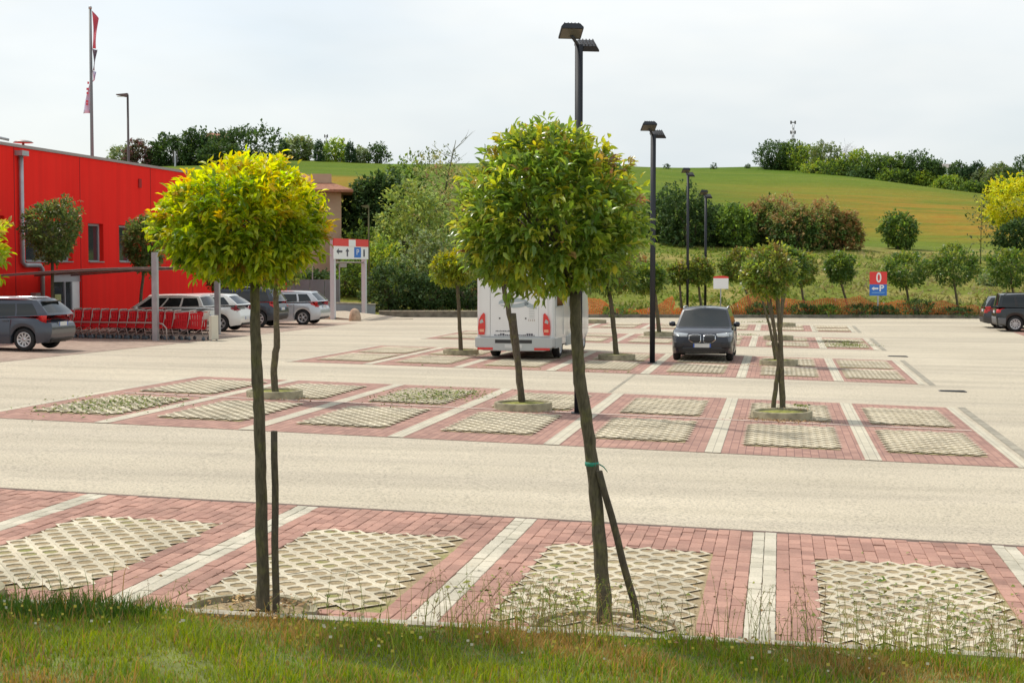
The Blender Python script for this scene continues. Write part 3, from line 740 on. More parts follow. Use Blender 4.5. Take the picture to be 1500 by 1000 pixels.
P_SOFT = pal((.14, .18, .045), (.19, .22, .05), (.11, .15, .05), weights=[4, 3, 3])
P_SOFT2 = pal((.15, .16, .06), (.19, .19, .065), (.19, .14, .07), weights=[4, 3, 1.5])
P_YEL = pal(YL, (0.34, 0.36, 0.03), LG, weights=[5, 4, 1])

def far_tree(name, label, cat, px, top, base_px, width, Y, palette, n=220, per=7, leaf=0.5, bright=None, zbase=None, trunk=0.22, flat=0.8, lump=0.28, taper=0.0, inner=0.5, group=None, sparse=False, depthk=0.85):
    X = (px - 750)/FPX*Y; zt = P(px, top, Y).z
    zb = tz(X, Y) if base_px is None else P(px, base_px, Y).z
    zg = min(tz(X, Y), zb)
    w = width/FPX*Y/2
    h = zt - zb
    th = h*trunk
    t = thing(name, label, cat, (X, Y, zg), 0, group)
    cz = (zb - zg) + th*.6; rz = (h - th*.6)/2/((1+flat)/2)
    cc = cz + rz*flat
    mb = MB(); r0 = max(.05, w*.05)
    for k in range(1 if trunk > .1 else 3):
        a = k*2.1
        mb.tube([(math.cos(a)*.2*w*(k>0), math.sin(a)*.2*w*(k>0), -.3), (math.cos(a)*.3*w*(k>0), math.sin(a)*.3*w*(k>0), cc*.6), (math.cos(a)*.45*w*(k>0), math.sin(a)*.45*w*(k>0), cc)], [r0*1.3, r0, r0*.5], 6)
    rl = random.Random(int(px*7 + Y))
    for k in range(7):
        a = rl.uniform(0, 6.28); q = rl.uniform(.35, .8)
        mb.tube([(0, 0, cz + rz*.1), (math.cos(a)*w*q*.5, math.sin(a)*w*q*.5, cc), (math.cos(a)*w*q, math.sin(a)*w*q, cc + rz*rl.uniform(-.1, .6))], [r0*.6, r0*.4, r0*.15], 5)
    mb.build('trunk', M['bark'], t)
    cr = crown(rng, int(n*1.7), per, (w, w*depthk, rz), (leaf, leaf*.55), palette, flat=flat, lump=lump, inner=inner, taper=taper, lumps=18, rough=.11)
    if bright is None: bright = 1.6 if palette is P_DARK else 2.2
    cr['V'][:, 2] += cc; cr['C'] = np.clip(cr['C']*bright, 0, .8)
    crown_obj('crown', cr, M['leaf_far'], t)
    return t
def bare_tree(name, label, px, top, width, Y, col, seed, n=26, zbase=None, stems=3, spread=0.5, leaves=None):
    X = (px - 750)/FPX*Y; zt = P(px, top, Y).z; zg = tz(X, Y); h = zt - zg; rl = random.Random(seed); w = width/FPX*Y/2
    t = thing(name, label, 'tree', (X, Y, zg)); mb = MB()
    for s in range(stems):
        a0 = rl.uniform(0, 6.28); b = Vector((math.cos(a0)*.1*w, math.sin(a0)*.1*w, -.2)); top_p = Vector((math.cos(a0)*w*spread, math.sin(a0)*w*spread, h*rl.uniform(.8, 1)))
        mb.tube([b, b.lerp(top_p, .5) + Vector((0, 0, .1*h)), top_p], [.009*h, .005*h, .0012*h], 5)
        for k in range(n//stems):
            q = rl.uniform(.3, .95); o = b.lerp(top_p, q) + Vector((0, 0, .1*h*(1-abs(2*q-1)))); a = rl.uniform(0, 6.28); L = w*rl.uniform(.3, .7)
            e = o + Vector((math.cos(a)*L, math.sin(a)*L, L*rl.uniform(.2, .9)))
            mb.tube([o, o.lerp(e, .5) + Vector((0, 0, -.05*L)), e], [.0032*h, .002*h, .0006*h], 4)
            for j in range(2):
                a2 = a + rl.uniform(-.9, .9); e2 = o.lerp(e, .6) + Vector((math.cos(a2)*L*.5, math.sin(a2)*L*.5, L*.4)); mb.tube([o.lerp(e, .6), e2], [.0014*h, .0005*h], 4)
    mb.build('trunk', M['twig_' + col], t)
    if leaves:
        nn, lf, pl_ = leaves; cr = crown(rng, nn, 4, (w, w, h*.42), (lf, lf*.5), pl_, inner=.7, lump=.3); cr['V'][:, 2] += h*.56; crown_obj('crown', cr, M['leaf_far'], t)
    return t
M['twig_grey'] = simple('grey_twigs', (0.20, 0.17, 0.15), 0.95)
M['twig_green'] = simple('greenish_twigs', (0.13, 0.13, 0.06), 0.95)

# on the ridge, left (behind the red building and the yellow-green tree)
L = 'trees on the left ridge'
far_tree('broadleaf_tree', 'purplish brown round tree on the left ridge, just right of the grey street lamp', 'tree', 203, 211, 262, 40, 300, P_PURP, leaf=.7, group=L)
far_tree('broadleaf_tree', 'small sage green tree on the left ridge beside the purplish one', 'tree', 178, 219, 250, 30, 305, P_OLIVE, n=120, leaf=.7, group=L)
far_tree('broadleaf_tree', 'dark wide tree on the left ridge behind the roof edge', 'tree', 246, 201, 262, 56, 300, P_DARK, leaf=.8, n=300, group=L)
far_tree('broadleaf_tree', 'tall dark round tree on the left ridge, beside the umbrella pine', 'tree', 294, 189, 262, 52, 296, P_DARK, leaf=.8, n=320, group=L)
far_tree('umbrella_pine', 'broad flat umbrella pine on the left ridge', 'tree', 352, 189, 246, 108, 300, P_DARK, leaf=.8, n=420, trunk=.35, flat=.35, lump=.2, group=L)
far_tree('broadleaf_tree', 'low dark shrubby tree under the umbrella pine', 'tree', 322, 214, 262, 60, 292, P_DARK, leaf=.8, n=260, group=L)
far_tree('cypress', 'slim dark cypress nearest to the umbrella pine', 'tree', 416, 205, 243, 11, 318, P_CYP, leaf=.34, n=240, trunk=.03, flat=.95, lump=.1, taper=.35, group='cypresses on the ridge')
far_tree('broadleaf_tree', 'brownish olive tree between the first two cypresses', 'tree', 436, 206, 246, 44, 322, P_OLIVE, leaf=.8, n=240, group=L)
far_tree('cypress', 'blunt dark cypress in front of the thin mast', 'tree', 468, 207, 243, 13, 318, P_CYP, leaf=.34, n=240, trunk=.03, flat=.95, lump=.12, taper=.15, group='cypresses on the ridge')
far_tree('broadleaf_tree', 'light green tree between two cypresses on the ridge', 'tree', 491, 211, 246, 34, 322, P_LIGHT, leaf=.7, n=200, group=L)
far_tree('cypress', 'dark cypress with a flat tilted top, right of the light green tree', 'tree', 514, 209, 243, 11, 318, P_CYP, leaf=.34, n=240, trunk=.03, flat=.95, lump=.12, taper=.1, group='cypresses on the ridge')
far_tree('broadleaf_tree', 'small pale green bush tree right of the last cypress', 'tree', 529, 219, 244, 22, 320, P_OLIVE, leaf=.6, n=120, group=L)
far_tree('broadleaf_tree', 'small open dark tree at the right end of the left ridge', 'tree', 553, 213, 243, 32, 320, P_DARK, leaf=.6, n=110, inner=.8, trunk=.3, group=L)
for i, (px, w, s) in enumerate(((905, 4, 'tiny dark bush on the bare crest left of the tall lamps'), (976, 7, 'small dark bush on the bare crest beside the nearest floodlight pole'), (1094, 8, 'small dark bush on the bare crest near the ridge wood'))):
    far_tree('bush', s, 'bush', px, 241 + i, None, w*.9, 322, P_DARK, n=30, leaf=.28, trunk=.02, lump=.1, group='small bushes on the crest')
far_tree('bush', 'little pointed conifer on the bare crest', 'bush', 1044, 240, None, 6, 322, P_CYP, n=30, leaf=.28, trunk=.02, taper=.5, group='small bushes on the crest')

# on the ridge, right: the wood edge
L = 'trees of the right ridge wood'
W = [(1134, 211, 254, 52, P_DARK, 'dark tree at the left end of the ridge wood'), (1156, 210, 254, 50, P_MID, 'tall mid green tree under the radio mast'), (1180, 218, 258, 44, P_LIGHT, 'light green tree right of the radio mast in the ridge wood'),
     (1206, 216, 262, 46, P_OLIVE, 'olive tree just left of the bare grey tree'), (1205, 236, 264, 60, P_LIGHT, 'low light green tree at the field edge below the olive tree'), (1252, 226, 268, 44, P_LIGHT, 'low light green tree below the bare grey tree'), (1238, 240, 268, 50, P_MID, 'mid green bush at the field edge below the bare grey tree'),
     (1283, 230, 272, 52, P_MID, 'rounded mid green tree right of the bare grey tree'), (1312, 227, 274, 54, P_MID, 'highest rounded tree in the middle of the ridge wood'), (1270, 248, 272, 50, P_DARK, 'dark gap filling bush at the field edge of the wood'), (1340, 229, 276, 46, P_DARK, 'dark tree in the right half of the ridge wood'),
     (1324, 250, 277, 60, P_MID, 'wide low bush at the field edge, right half of the wood'), (1364, 236, 277, 40, P_DARK, 'dark tree at the right end of the ridge wood, left of the white house'), (1350, 254, 278, 40, P_LIGHT, 'pale bush in front of the wood end'),
     (1404, 244, 282, 30, P_DARK, 'small dark tree right of the white house'), (1425, 243, 284, 26, P_CYP, 'dark pointed conifer far right on the ridge'), (1446, 252, 286, 44, P_OLIVE, 'olive bush on the ridge left of the spindly conifer'), (1470, 240, 290, 40, P_OLIVE, 'ragged tree above the yellow tree on the right'), (1496, 236, 294, 44, P_DARK, 'dark tree on the ridge at the right edge'),
     (1385, 262, 284, 50, P_LIGHT, 'bright low scrub below the white house'), (1430, 270, 290, 60, P_MID, 'low scrub on the ridge left of the yellow tree'), (1525, 242, 294, 60, P_DARK, 'dark ridge tree cut by the right edge')]
for px, top, base, w, pl_, lab in W:
    far_tree('broadleaf_tree', lab, 'tree', px, top, base + 3, w*1.15, 322 - (base - 250)*1.2, pl_, n=420, leaf=.52, bright=(1.8 if pl_ in (P_DARK, P_CYP) else 1.75), trunk=.06, flat=.95, lump=.3, group=L)
bare_tree('bare_tree', 'bare grey leafless tree standing in the ridge wood', 1240, 212, 44, 330, 'grey', 5, n=60, stems=5)
wh = thing('white_house', 'tiny white house far away among the ridge trees', 'house', (P(1386, 250, 325).x, 325, tz(91, 325)-1))
MB().box(-1.6, 0, -1, 1.6, 5, P(1386, 246, 325).z - tz(91, 325) + 1).build('wall', M['white_plain'], wh); zz = P(1386, 246, 325).z - tz(91, 325) + 1
MB().add([(-2, -.3, zz+.003), (2, -.3, zz+.003), (2, 5.3, zz+.003), (-2, 5.3, zz+.003), (-2, 2.5, zz+1), (2, 2.5, zz+1)], [(0,1,5,4), (3,2,5,4), (0,3,4), (1,2,5), (0,1,2,3)]).build('roof', M['cap'], wh)
ph = thing('ridge_house', 'small farmhouse with a salmon tiled roof between trees on the left ridge', 'house', (P(316, 200, 310).x, 310, tz(-59, 310)))
zz = P(316, 205, 310).z - tz(-59, 310)
MB().box(-1.8, 0, -1, 1.8, 6, zz).build('wall', M['tan_wall'], ph)
MB().add([(-2.3, -.4, zz+.003), (2.3, -.4, zz+.003), (2.3, 6.4, zz+.003), (-2.3, 6.4, zz+.003), (-2.3, 3, zz+1.6), (2.3, 3, zz+1.6)], [(0,1,5,4), (3,2,5,4), (0,3,4), (1,2,5), (0,1,2,3)]).build('roof', M['roof_tile'], ph)

def mast(name, label, px, top, base, Y, w, rungs, lattice=True):
    a, b = P(px, base, Y), P(px, top, Y); h = b.z - a.z; t = thing(name, label, 'mast', tuple(a)); mb = MB()
    if lattice:
        for sx in (-1, 1):
            for sy in (-1, 1): mb.tube([(sx*w, sy*w, -2), (sx*w*.55, sy*w*.55, h*.93)], .07, 4)
        for k in range(rungs):
            z0, z1 = h*.9*k/rungs, h*.9*(k+1)/rungs; q = w*(1 - .4*k/rungs); s = 1 if k % 2 else -1
            mb.tube([(-q*s, -q, z0), (q*s, -q, z1)], .05, 4); mb.tube([(-q*s, q, z1), (q*s, q, z0)], .05, 4); mb.tube([(-q, -q*s, z0), (-q, q*s, z1)], .05, 4); mb.tube([(q, -q*s, z1), (q, q*s, z0)], .05, 4)
    else: mb.tube([(0, 0, -2), (0, 0, h)], [w, w*.6], 8)
    mb.build('mast_pole', M['steel'], t)
    for k, z in enumerate((h*.97, h*.80, h*.66)):
        ab = MB(); ab.box(-w*1.9, -.1, z-.35, -w*.9, .1, z+.35).box(w*.9, -.1, z-.35, w*1.9, .1, z+.35).box(-w*.9, -.07, z-.1, w*.9, .07, z+.1)
        ab.build('antenna', M['dark_steel'], t)
mast('radio_mast', 'grey lattice radio mast rising behind the ridge wood', 1161, 177, 262, 345, .33, 14)
mast('radio_mast', 'thin dark mast behind the blunt cypress on the left ridge', 478, 198, 250, 345, .22, 12, False)
mast('frame_pole', 'small A frame power pole in front of the dark ridge trees', 257, 222, 262, 290, .25, 3, False)

# behind the far kerb, left of the big green tree
L = 'trees behind the low wall'
far_tree('evergreen_tree', 'tall dark evergreen behind the green street lamp', 'tree', 548, 242, 400, 92, 104, P_DARK, n=520, per=8, leaf=.42, trunk=.1, flat=.95, lump=.3, group=L)
far_tree('broadleaf_tree', 'second dark tree right behind the tall evergreen', 'tree', 592, 246, 400, 70, 110, P_MID, n=300, per=8, leaf=.40, trunk=.1, flat=.95, group=L)
far_tree('broadleaf_tree', 'yellowish green leafy tree between the evergreen and the wispy tree', 'tree', 604, 270, 440, 110, 97, P_SOFT, n=480, per=8, leaf=.34, trunk=.08, flat=.95, lump=.35, group=L)
bare_tree('wispy_tree', 'tall wispy tree with thin leafless tops against the sky', 635, 198, 96, 112, 'green', 9, n=48, stems=6, spread=.7, leaves=(420, .26, P_SOFT))
far_tree('broadleaf_tree', 'brown tinged sparse tree left of the big dark green crown', 'tree', 660, 240, 420, 110, 106, P_SOFT2, n=420, per=7, leaf=.30, trunk=.12, flat=.9, inner=.75, lump=.35, group=L)
far_tree('broadleaf_tree', 'yellow green tree behind the left edge of the big crown', 'tree', 712, 246, 420, 90, 108, P_SOFT, n=330, per=7, leaf=.34, trunk=.12, flat=.9, group=L)
far_tree('willow', 'grey green silvery bush tree hanging over the low wall', 'tree', 640, 338, 462, 110, 90, P_OLIVE, n=480, per=8, leaf=.26, trunk=.03, flat=1, lump=.35, group=L)
far_tree('bush', 'very dark bush at the left end of the low wall', 'bush', 575, 388, 462, 90, 86, P_DARK, n=330, per=8, leaf=.22, trunk=.02, flat=1, group=L)
far_tree('bush', 'pale yellow green bush behind the right portal post', 'bush', 560, 355, 440, 70, 92, P_LIGHT, n=260, per=8, leaf=.24, trunk=.02, flat=1, group=L)
far_tree('bush', 'dark bush at the right end of the low wall beside the motorhome', 'bush', 690, 395, 462, 100, 87, P_DARK, n=330, per=8, leaf=.22, trunk=.02, flat=1, group=L)
far_tree('bush', 'dark bush in the middle of the low wall', 'bush', 630, 400, 462, 80, 86, P_DARK, n=260, per=8, leaf=.22, trunk=.02, flat=1, group=L)
far_tree('bush', 'brownish bush behind the small sunlit round tree', 'bush', 712, 350, 455, 80, 93, P_BROWN, n=260, per=8, leaf=.24, trunk=.02, flat=1, group=L)
far_tree('bush', 'green shrub seen through the height portal', 'bush', 512, 374, 450, 52, 92, P_MID, n=200, per=8, leaf=.22, trunk=.02, flat=1, group=L)
far_tree('bush', 'dark shrub left of the height portal behind the sheet fence', 'bush', 462, 392, 452, 70, 93, P_DARK, n=220, per=8, leaf=.24, trunk=.02, flat=1, group=L)
far_tree('broadleaf_tree', 'mid green tree beside the tan house behind the portal', 'tree', 525, 340, 440, 50, 98, P_MID, n=220, per=8, leaf=.3, trunk=.05, flat=1, group=L)
far_tree('bush', 'olive bush behind the motorhome roof', 'bush', 780, 352, 455, 120, 94, P_OLIVE, n=300, per=8, leaf=.28, trunk=.02, flat=1, group=L)

# hedge across the middle of the meadow
L = 'bushes of the field hedge'
H = [(972, 292, 372, 52, P_DARK, 'dark green bush at the left end of the field hedge, behind the tall floodlight'), (1010, 283, 374, 66, P_DARK, 'tallest dark green bush of the field hedge between the two far floodlights'), (1048, 300, 372, 60, P_DARK, 'dark bush right of the far floodlights'),
     (1080, 302, 372, 50, P_MID, 'mid green bush in the middle of the field hedge'), (1098, 304, 374, 44, P_RUST, 'rust topped bush starting the brown half of the hedge'), (1132, 297, 374, 60, P_RUST, 'tallest rust brown bush of the hedge above the many stemmed trees'), (1170, 300, 374, 64, P_RUST, 'wide rust brown bush in the right half of the hedge'),
     (1208, 304, 374, 56, P_RUST, 'rust brown bush second from the right end of the hedge'), (1236, 318, 372, 36, P_BROWN, 'low brown bush at the right end of the hedge')]
for px, top, base, w, pl_, lab in H:
    far_tree('bush', lab, 'bush', px, top - 4, base, w*1.2, 116 + (px % 7)*.7, pl_, n=420, per=8, leaf=.30, trunk=.03, flat=1, lump=.3, group=L)
far_tree('round_bush', 'lone round green bush in the meadow above the red and blue sign', 'bush', 1316, 316, 365, 48, 122, pal(DG, MG, LG, weights=[4, 4, 2]), n=300, per=8, leaf=.28, trunk=.02, flat=1.1, lump=.2, group='lone bushes in the meadow')
far_tree('yellow_tree', 'bright yellow flowering round tree at the right edge', 'tree', 1487, 262, 350, 92, 112, P_YEL, bright=1.7, n=420, per=8, leaf=.30, trunk=.12, flat=.9, lump=.25)
far_tree('bush', 'dark green bush below the yellow tree', 'bush', 1487, 328, 368, 60, 106, P_DARK, n=260, per=8, leaf=.26, trunk=.02, flat=1, group='lone bushes in the meadow')
bare_tree('spindly_tree', 'spindly young tree with few leaves in the right meadow', 1435, 286, 34, 108, 'green', 21, n=24, stems=1, spread=.15, leaves=(40, .3, P_OLIVE))
for px, top, base, w, pl_, lab in [(905, 372, 450, 70, P_LIGHT, 'lime green scrub just right of the big crown'), (938, 375, 420, 60, P_BROWN, 'brownish scrub in the meadow left of the tall floodlight'), (900, 330, 410, 70, P_LIGHT, 'tall light scrub touching the big crown on its right'), (968, 392, 420, 40, P_OLIVE, 'olive scrub behind the tall floodlight base'),
                                   (1450, 405, 440, 50, P_OLIVE, 'grey green tall herbs behind the dark parked car')]:
    far_tree('bush', lab, 'bush', px, top, base, w, 96 if base > 430 else 106, pl_, n=200, per=7, leaf=.22, trunk=.02, flat=1, inner=.7, group='scrub in the meadow')

# rough meadow grass
def meadow():
    r = np.random.default_rng(5); n = 26000
    X = r.uniform(-5, 60, n); Y = 82.7 + (r.random(n)**1.5)*34
    clump = np.sin(X*.7)*np.sin(Y*.9 + X*.2) + r.normal(size=n)*.5
    Z = terrain_z(X, Y) - .05
    hh = np.clip(.20 + .10*clump, .07, .5)*r.uniform(.6, 1.3, n)
    a = r.uniform(0, np.pi, n); w = r.uniform(.05, .16, n); lean = r.normal(size=(n, 2))*.18
    B = np.stack([X, Y, Z], 1); dx = np.stack([np.cos(a)*w, np.sin(a)*w, np.zeros(n)], 1)
    tip = B + np.stack([lean[:, 0], lean[:, 1], hh], 1)
    V = np.stack([B - dx, B + dx, tip], 1).reshape(-1, 3)
    g, s, br = np.array((.13, .20, .03)), np.array((.36, .31, .14)), np.array((.22, .22, .06))
    straw = np.clip((np.sin(X*.23 + 2) + np.sin(Y*.31 + X*.11) + r.normal(size=n)*.8)*.4 + .15 + .35*((Y > 87) & (Y < 95)), 0, 1)
    c = g*(1 - straw[:, None]) + s*straw[:, None]; c = np.where((r.random(n) < .2)[:, None], br, c)*r.uniform(.75, 1.2, (n, 1))
    tag(link('meadow_grass', tri_mesh('meadow_grass', V, np.arange(3*n), M['leaf_far'], np.repeat(c, 3, 0))), kind='stuff')
meadow()

# collapsed orange netting along the kerb, dark clumps in front of it
def netting(label, path):
    pts = []
    for px, top in path: pts.append(((px - 750)/FPX*82.3, max(.12, P(px, top, 82.3).z - gz((px-750)/FPX*82.3, 82.3))))
    xs_ = np.arange(pts[0][0], pts[-1][0], .11); hs = np.interp(xs_, [p[0] for p in pts], [p[1] for p in pts]); r = np.random.default_rng(int(path[0][0]))
    hs = hs + .05*np.sin(xs_*3.1) + r.normal(size=len(xs_))*.02
    rows = 11; n = len(xs_)
    def pt(i, j):
        x = xs_[i]; f = j/(rows-1)
        return (x + .06*math.sin(f*5 + x), 82.35 + .22*math.sin(x*1.3) + .12*math.sin(x*3.7 + f*4)*(1 - f*.4) + (.25*(1-f) if hs[i] < .5 else 0), gz(x, 82.3) + .08 + hs[i]*f)
    g = [[pt(i, j) for j in range(rows)] for i in range(n)]; V = []; T = []
    def quad(a, b, c, d): o = len(V); V.extend([a, b, c, d]); T.extend([(o, o+1, o+2), (o, o+2, o+3)])
    def lerp(a, b, t): return tuple(p + (q - p)*t for p, q in zip(a, b))
    for i in range(n-1):
        for j in range(rows-1): quad(g[i][j], lerp(g[i][j], g[i+1][j], .45), lerp(g[i][j+1], g[i+1][j+1], .45), g[i][j+1])
        for j in range(rows): 
            a, b = g[i][j], g[i+1][j]; hgt = hs[i]/(rows-1)*.45
            quad((a[0], a[1]-.003, a[2]), (b[0], b[1]-.003, b[2]), (b[0], b[1]-.003, b[2]+hgt), (a[0], a[1]-.003, a[2]+hgt))
    t = thing('orange_netting', label, 'safety net', (0, 0, 0))
    c = np.tile(np.array((.64, .24, .09)), (len(V), 1))*np.repeat(r.uniform(.75, 1.1, len(V)//4), 4)[:, None]
    link('net', tri_mesh('net', V, T, M['orange_net'], c), t)
    for x in np.arange(xs_[0] + .3, xs_[-1], 2.6):
        h = float(np.interp(x, xs_, hs)); MB().tube([(x, 82.6, -.2), (x + .1, 82.62, gz(x, 82.3) + h + .12)], .025, 6).build('net_stake', M['cap'], t)
netting('sagging orange plastic netting behind the motorhome and left floodlight', [(830, 430), (862, 440), (880, 443), (905, 452), (925, 456), (942, 457)])
netting('torn orange netting pulled up to a point left of the dark car', [(940, 456), (960, 450), (984, 436), (988, 455), (1005, 456)])
netting('long crumpled orange netting running behind the small trees to the right', [(1000, 455), (1030, 452), (1052, 454), (1072, 450), (1094, 438), (1112, 434), (1140, 441), (1180, 443), (1215, 441), (1260, 438), (1275, 445), (1300, 445), (1320, 444), (1345, 446), (1380, 444), (1400, 449), (1440, 452)])
for px, w, top, lab in [(1112, 40, 446, 'low dark clump at the kerb behind the many stemmed trees'), (1178, 44, 447, 'low dark clump under the small leaning tree behind the kerb'), (1212, 30, 449, 'bright green low clump beside the leaning tree foot'), (1262, 50, 448, 'low dark clump left of the red and blue sign post'), (1345, 46, 440, 'largest dark green clump between the two round trees'), (1300, 40, 450, 'small dark clump under the red and blue sign'),
                         (1030, 26, 452, 'low clump of weeds left of the white sign post'), (905, 50, 450, 'low green weeds along the kerb right of the motorhome'), (1400, 60, 452, 'low brownish clump left of the dark parked cars')]:
    far_tree('low_shrub', lab, 'shrub', px, top, 463, w, 82.0, P_DARK if 'dark' in lab else P_MID, n=120, per=7, leaf=.12, trunk=.02, flat=1, group='shrubs along the far kerb')

# ================================================================== OBJECTS
# ------------------------------------------------------------------ planters
def planter(u, v, r, h, label, half=False, group='round concrete tree planters'):
    X, Y = uv2w(u, v); z = gz(X, Y); t = thing('tree_planter', label, 'planter', (X, Y, z), -TH, group)
    w = .055 if half else .075
    if not half:
        mb = MB(); mb.lathe([(r, -.15), (r, h - .015), (r - .015, h), (r - w + .012, h), (r - w, h - .012), (r - w, h - .14)], 40)
        mb.build('planter_ring', M['planter'], t)
        s = MB(); s.lathe([(r - w + .004, h - .045), (r*.5, h - .02), (.001, h)], 28); s.build('soil', M['moss'], t)
    else:
        kv = [(kerb_v(u + dx) - v + .02) for dx in (-r, r)]
        def ykerb(x): return kv[0] + (kv[1] - kv[0])*(x + r)/(2*r)
        mb = MB(); pts = []
        for i in range(41):
            a = math.pi*(-.15 + 1.3*i/40); x, y = math.cos(a), math.sin(a)
            pts.append((x, y))
        vs = []; 
        for x, y in pts:
            yo, yi = max(y*r, ykerb(x*r)), max(y*(r-w), ykerb(x*(r-w)))
            zs = guv(u + x*r, v + yo) - z
            vs += [(x*r, yo, zs - .1), (x*r, yo, zs + h), (x*(r-w), yi, zs + h), (x*(r-w), yi, zs - .1)]
        fs = []
        for i in range(40):
            for k in range(3): fs.append((i*4+k, i*4+k+1, i*4+4+k+1, i*4+4+k))
        mb.add(vs, fs); mb.build('planter_ring', M['planter'], t)
        s = MB(); sv = [(0, (kv[0]+kv[1])/2 + .05, guv(u, v) - z + h - .02)]
        for x, y in pts: yi = max(y*(r-w), ykerb(x*(r-w))); sv.append((x*(r-w), yi, guv(u + x*r, v + yi) - z + h - .05))
        s.add(sv, [(0, i, i+1) for i in range(1, 41)]); s.build('soil', M['soil'], t)
    return t
M['moss'] = simple('mossy_soil', (0.22, 0.22, 0.04), 1.0, noise=0.45, nscale=9)
planter(-4.03, 11.36, 0.52, .075, 'half round planter at the kerb round the yellow green tree', True)
planter(-1.27, 11.60, 0.60, .06, 'half round planter at the kerb round the leaning dark green tree', True)
planter(-6.58, 11.25, 0.50, .09, 'half round planter at the kerb cut by the left edge', True)
planter(-9.93, 29.56, .56, .15, 'round planter of the second row, partly behind the trunk of the yellow green tree')
planter(-4.86, 29.35, .56, .15, 'round planter with bright moss in the second row, tree with a short stake')
planter(.06, 29.95, .58, .15, 'round planter of the second row with the two stemmed tree')
planter(-9.62, 46.4, .55, .16, 'round planter of the third row left of the motorhome')
planter(-4.8, 46.2, .56, .17, 'round planter of the third row between motorhome and black floodlight')
planter(-.01, 46.0, .56, .17, 'round planter of the third row behind the two stemmed tree')
planter(-4.75, 61.6, .58, .18, 'round planter of the fourth row behind the tall floodlight')
planter(-.03, 60.9, .58, .17, 'round planter of the fourth row, in line behind the two stemmed tree')
planter(-8.75, 73.6, .60, .17, 'round planter of the fifth row just right of the motorhome')
planter(.15, 72.9, .60, .17, 'round planter of the fifth row, farthest in line behind the two stemmed tree')

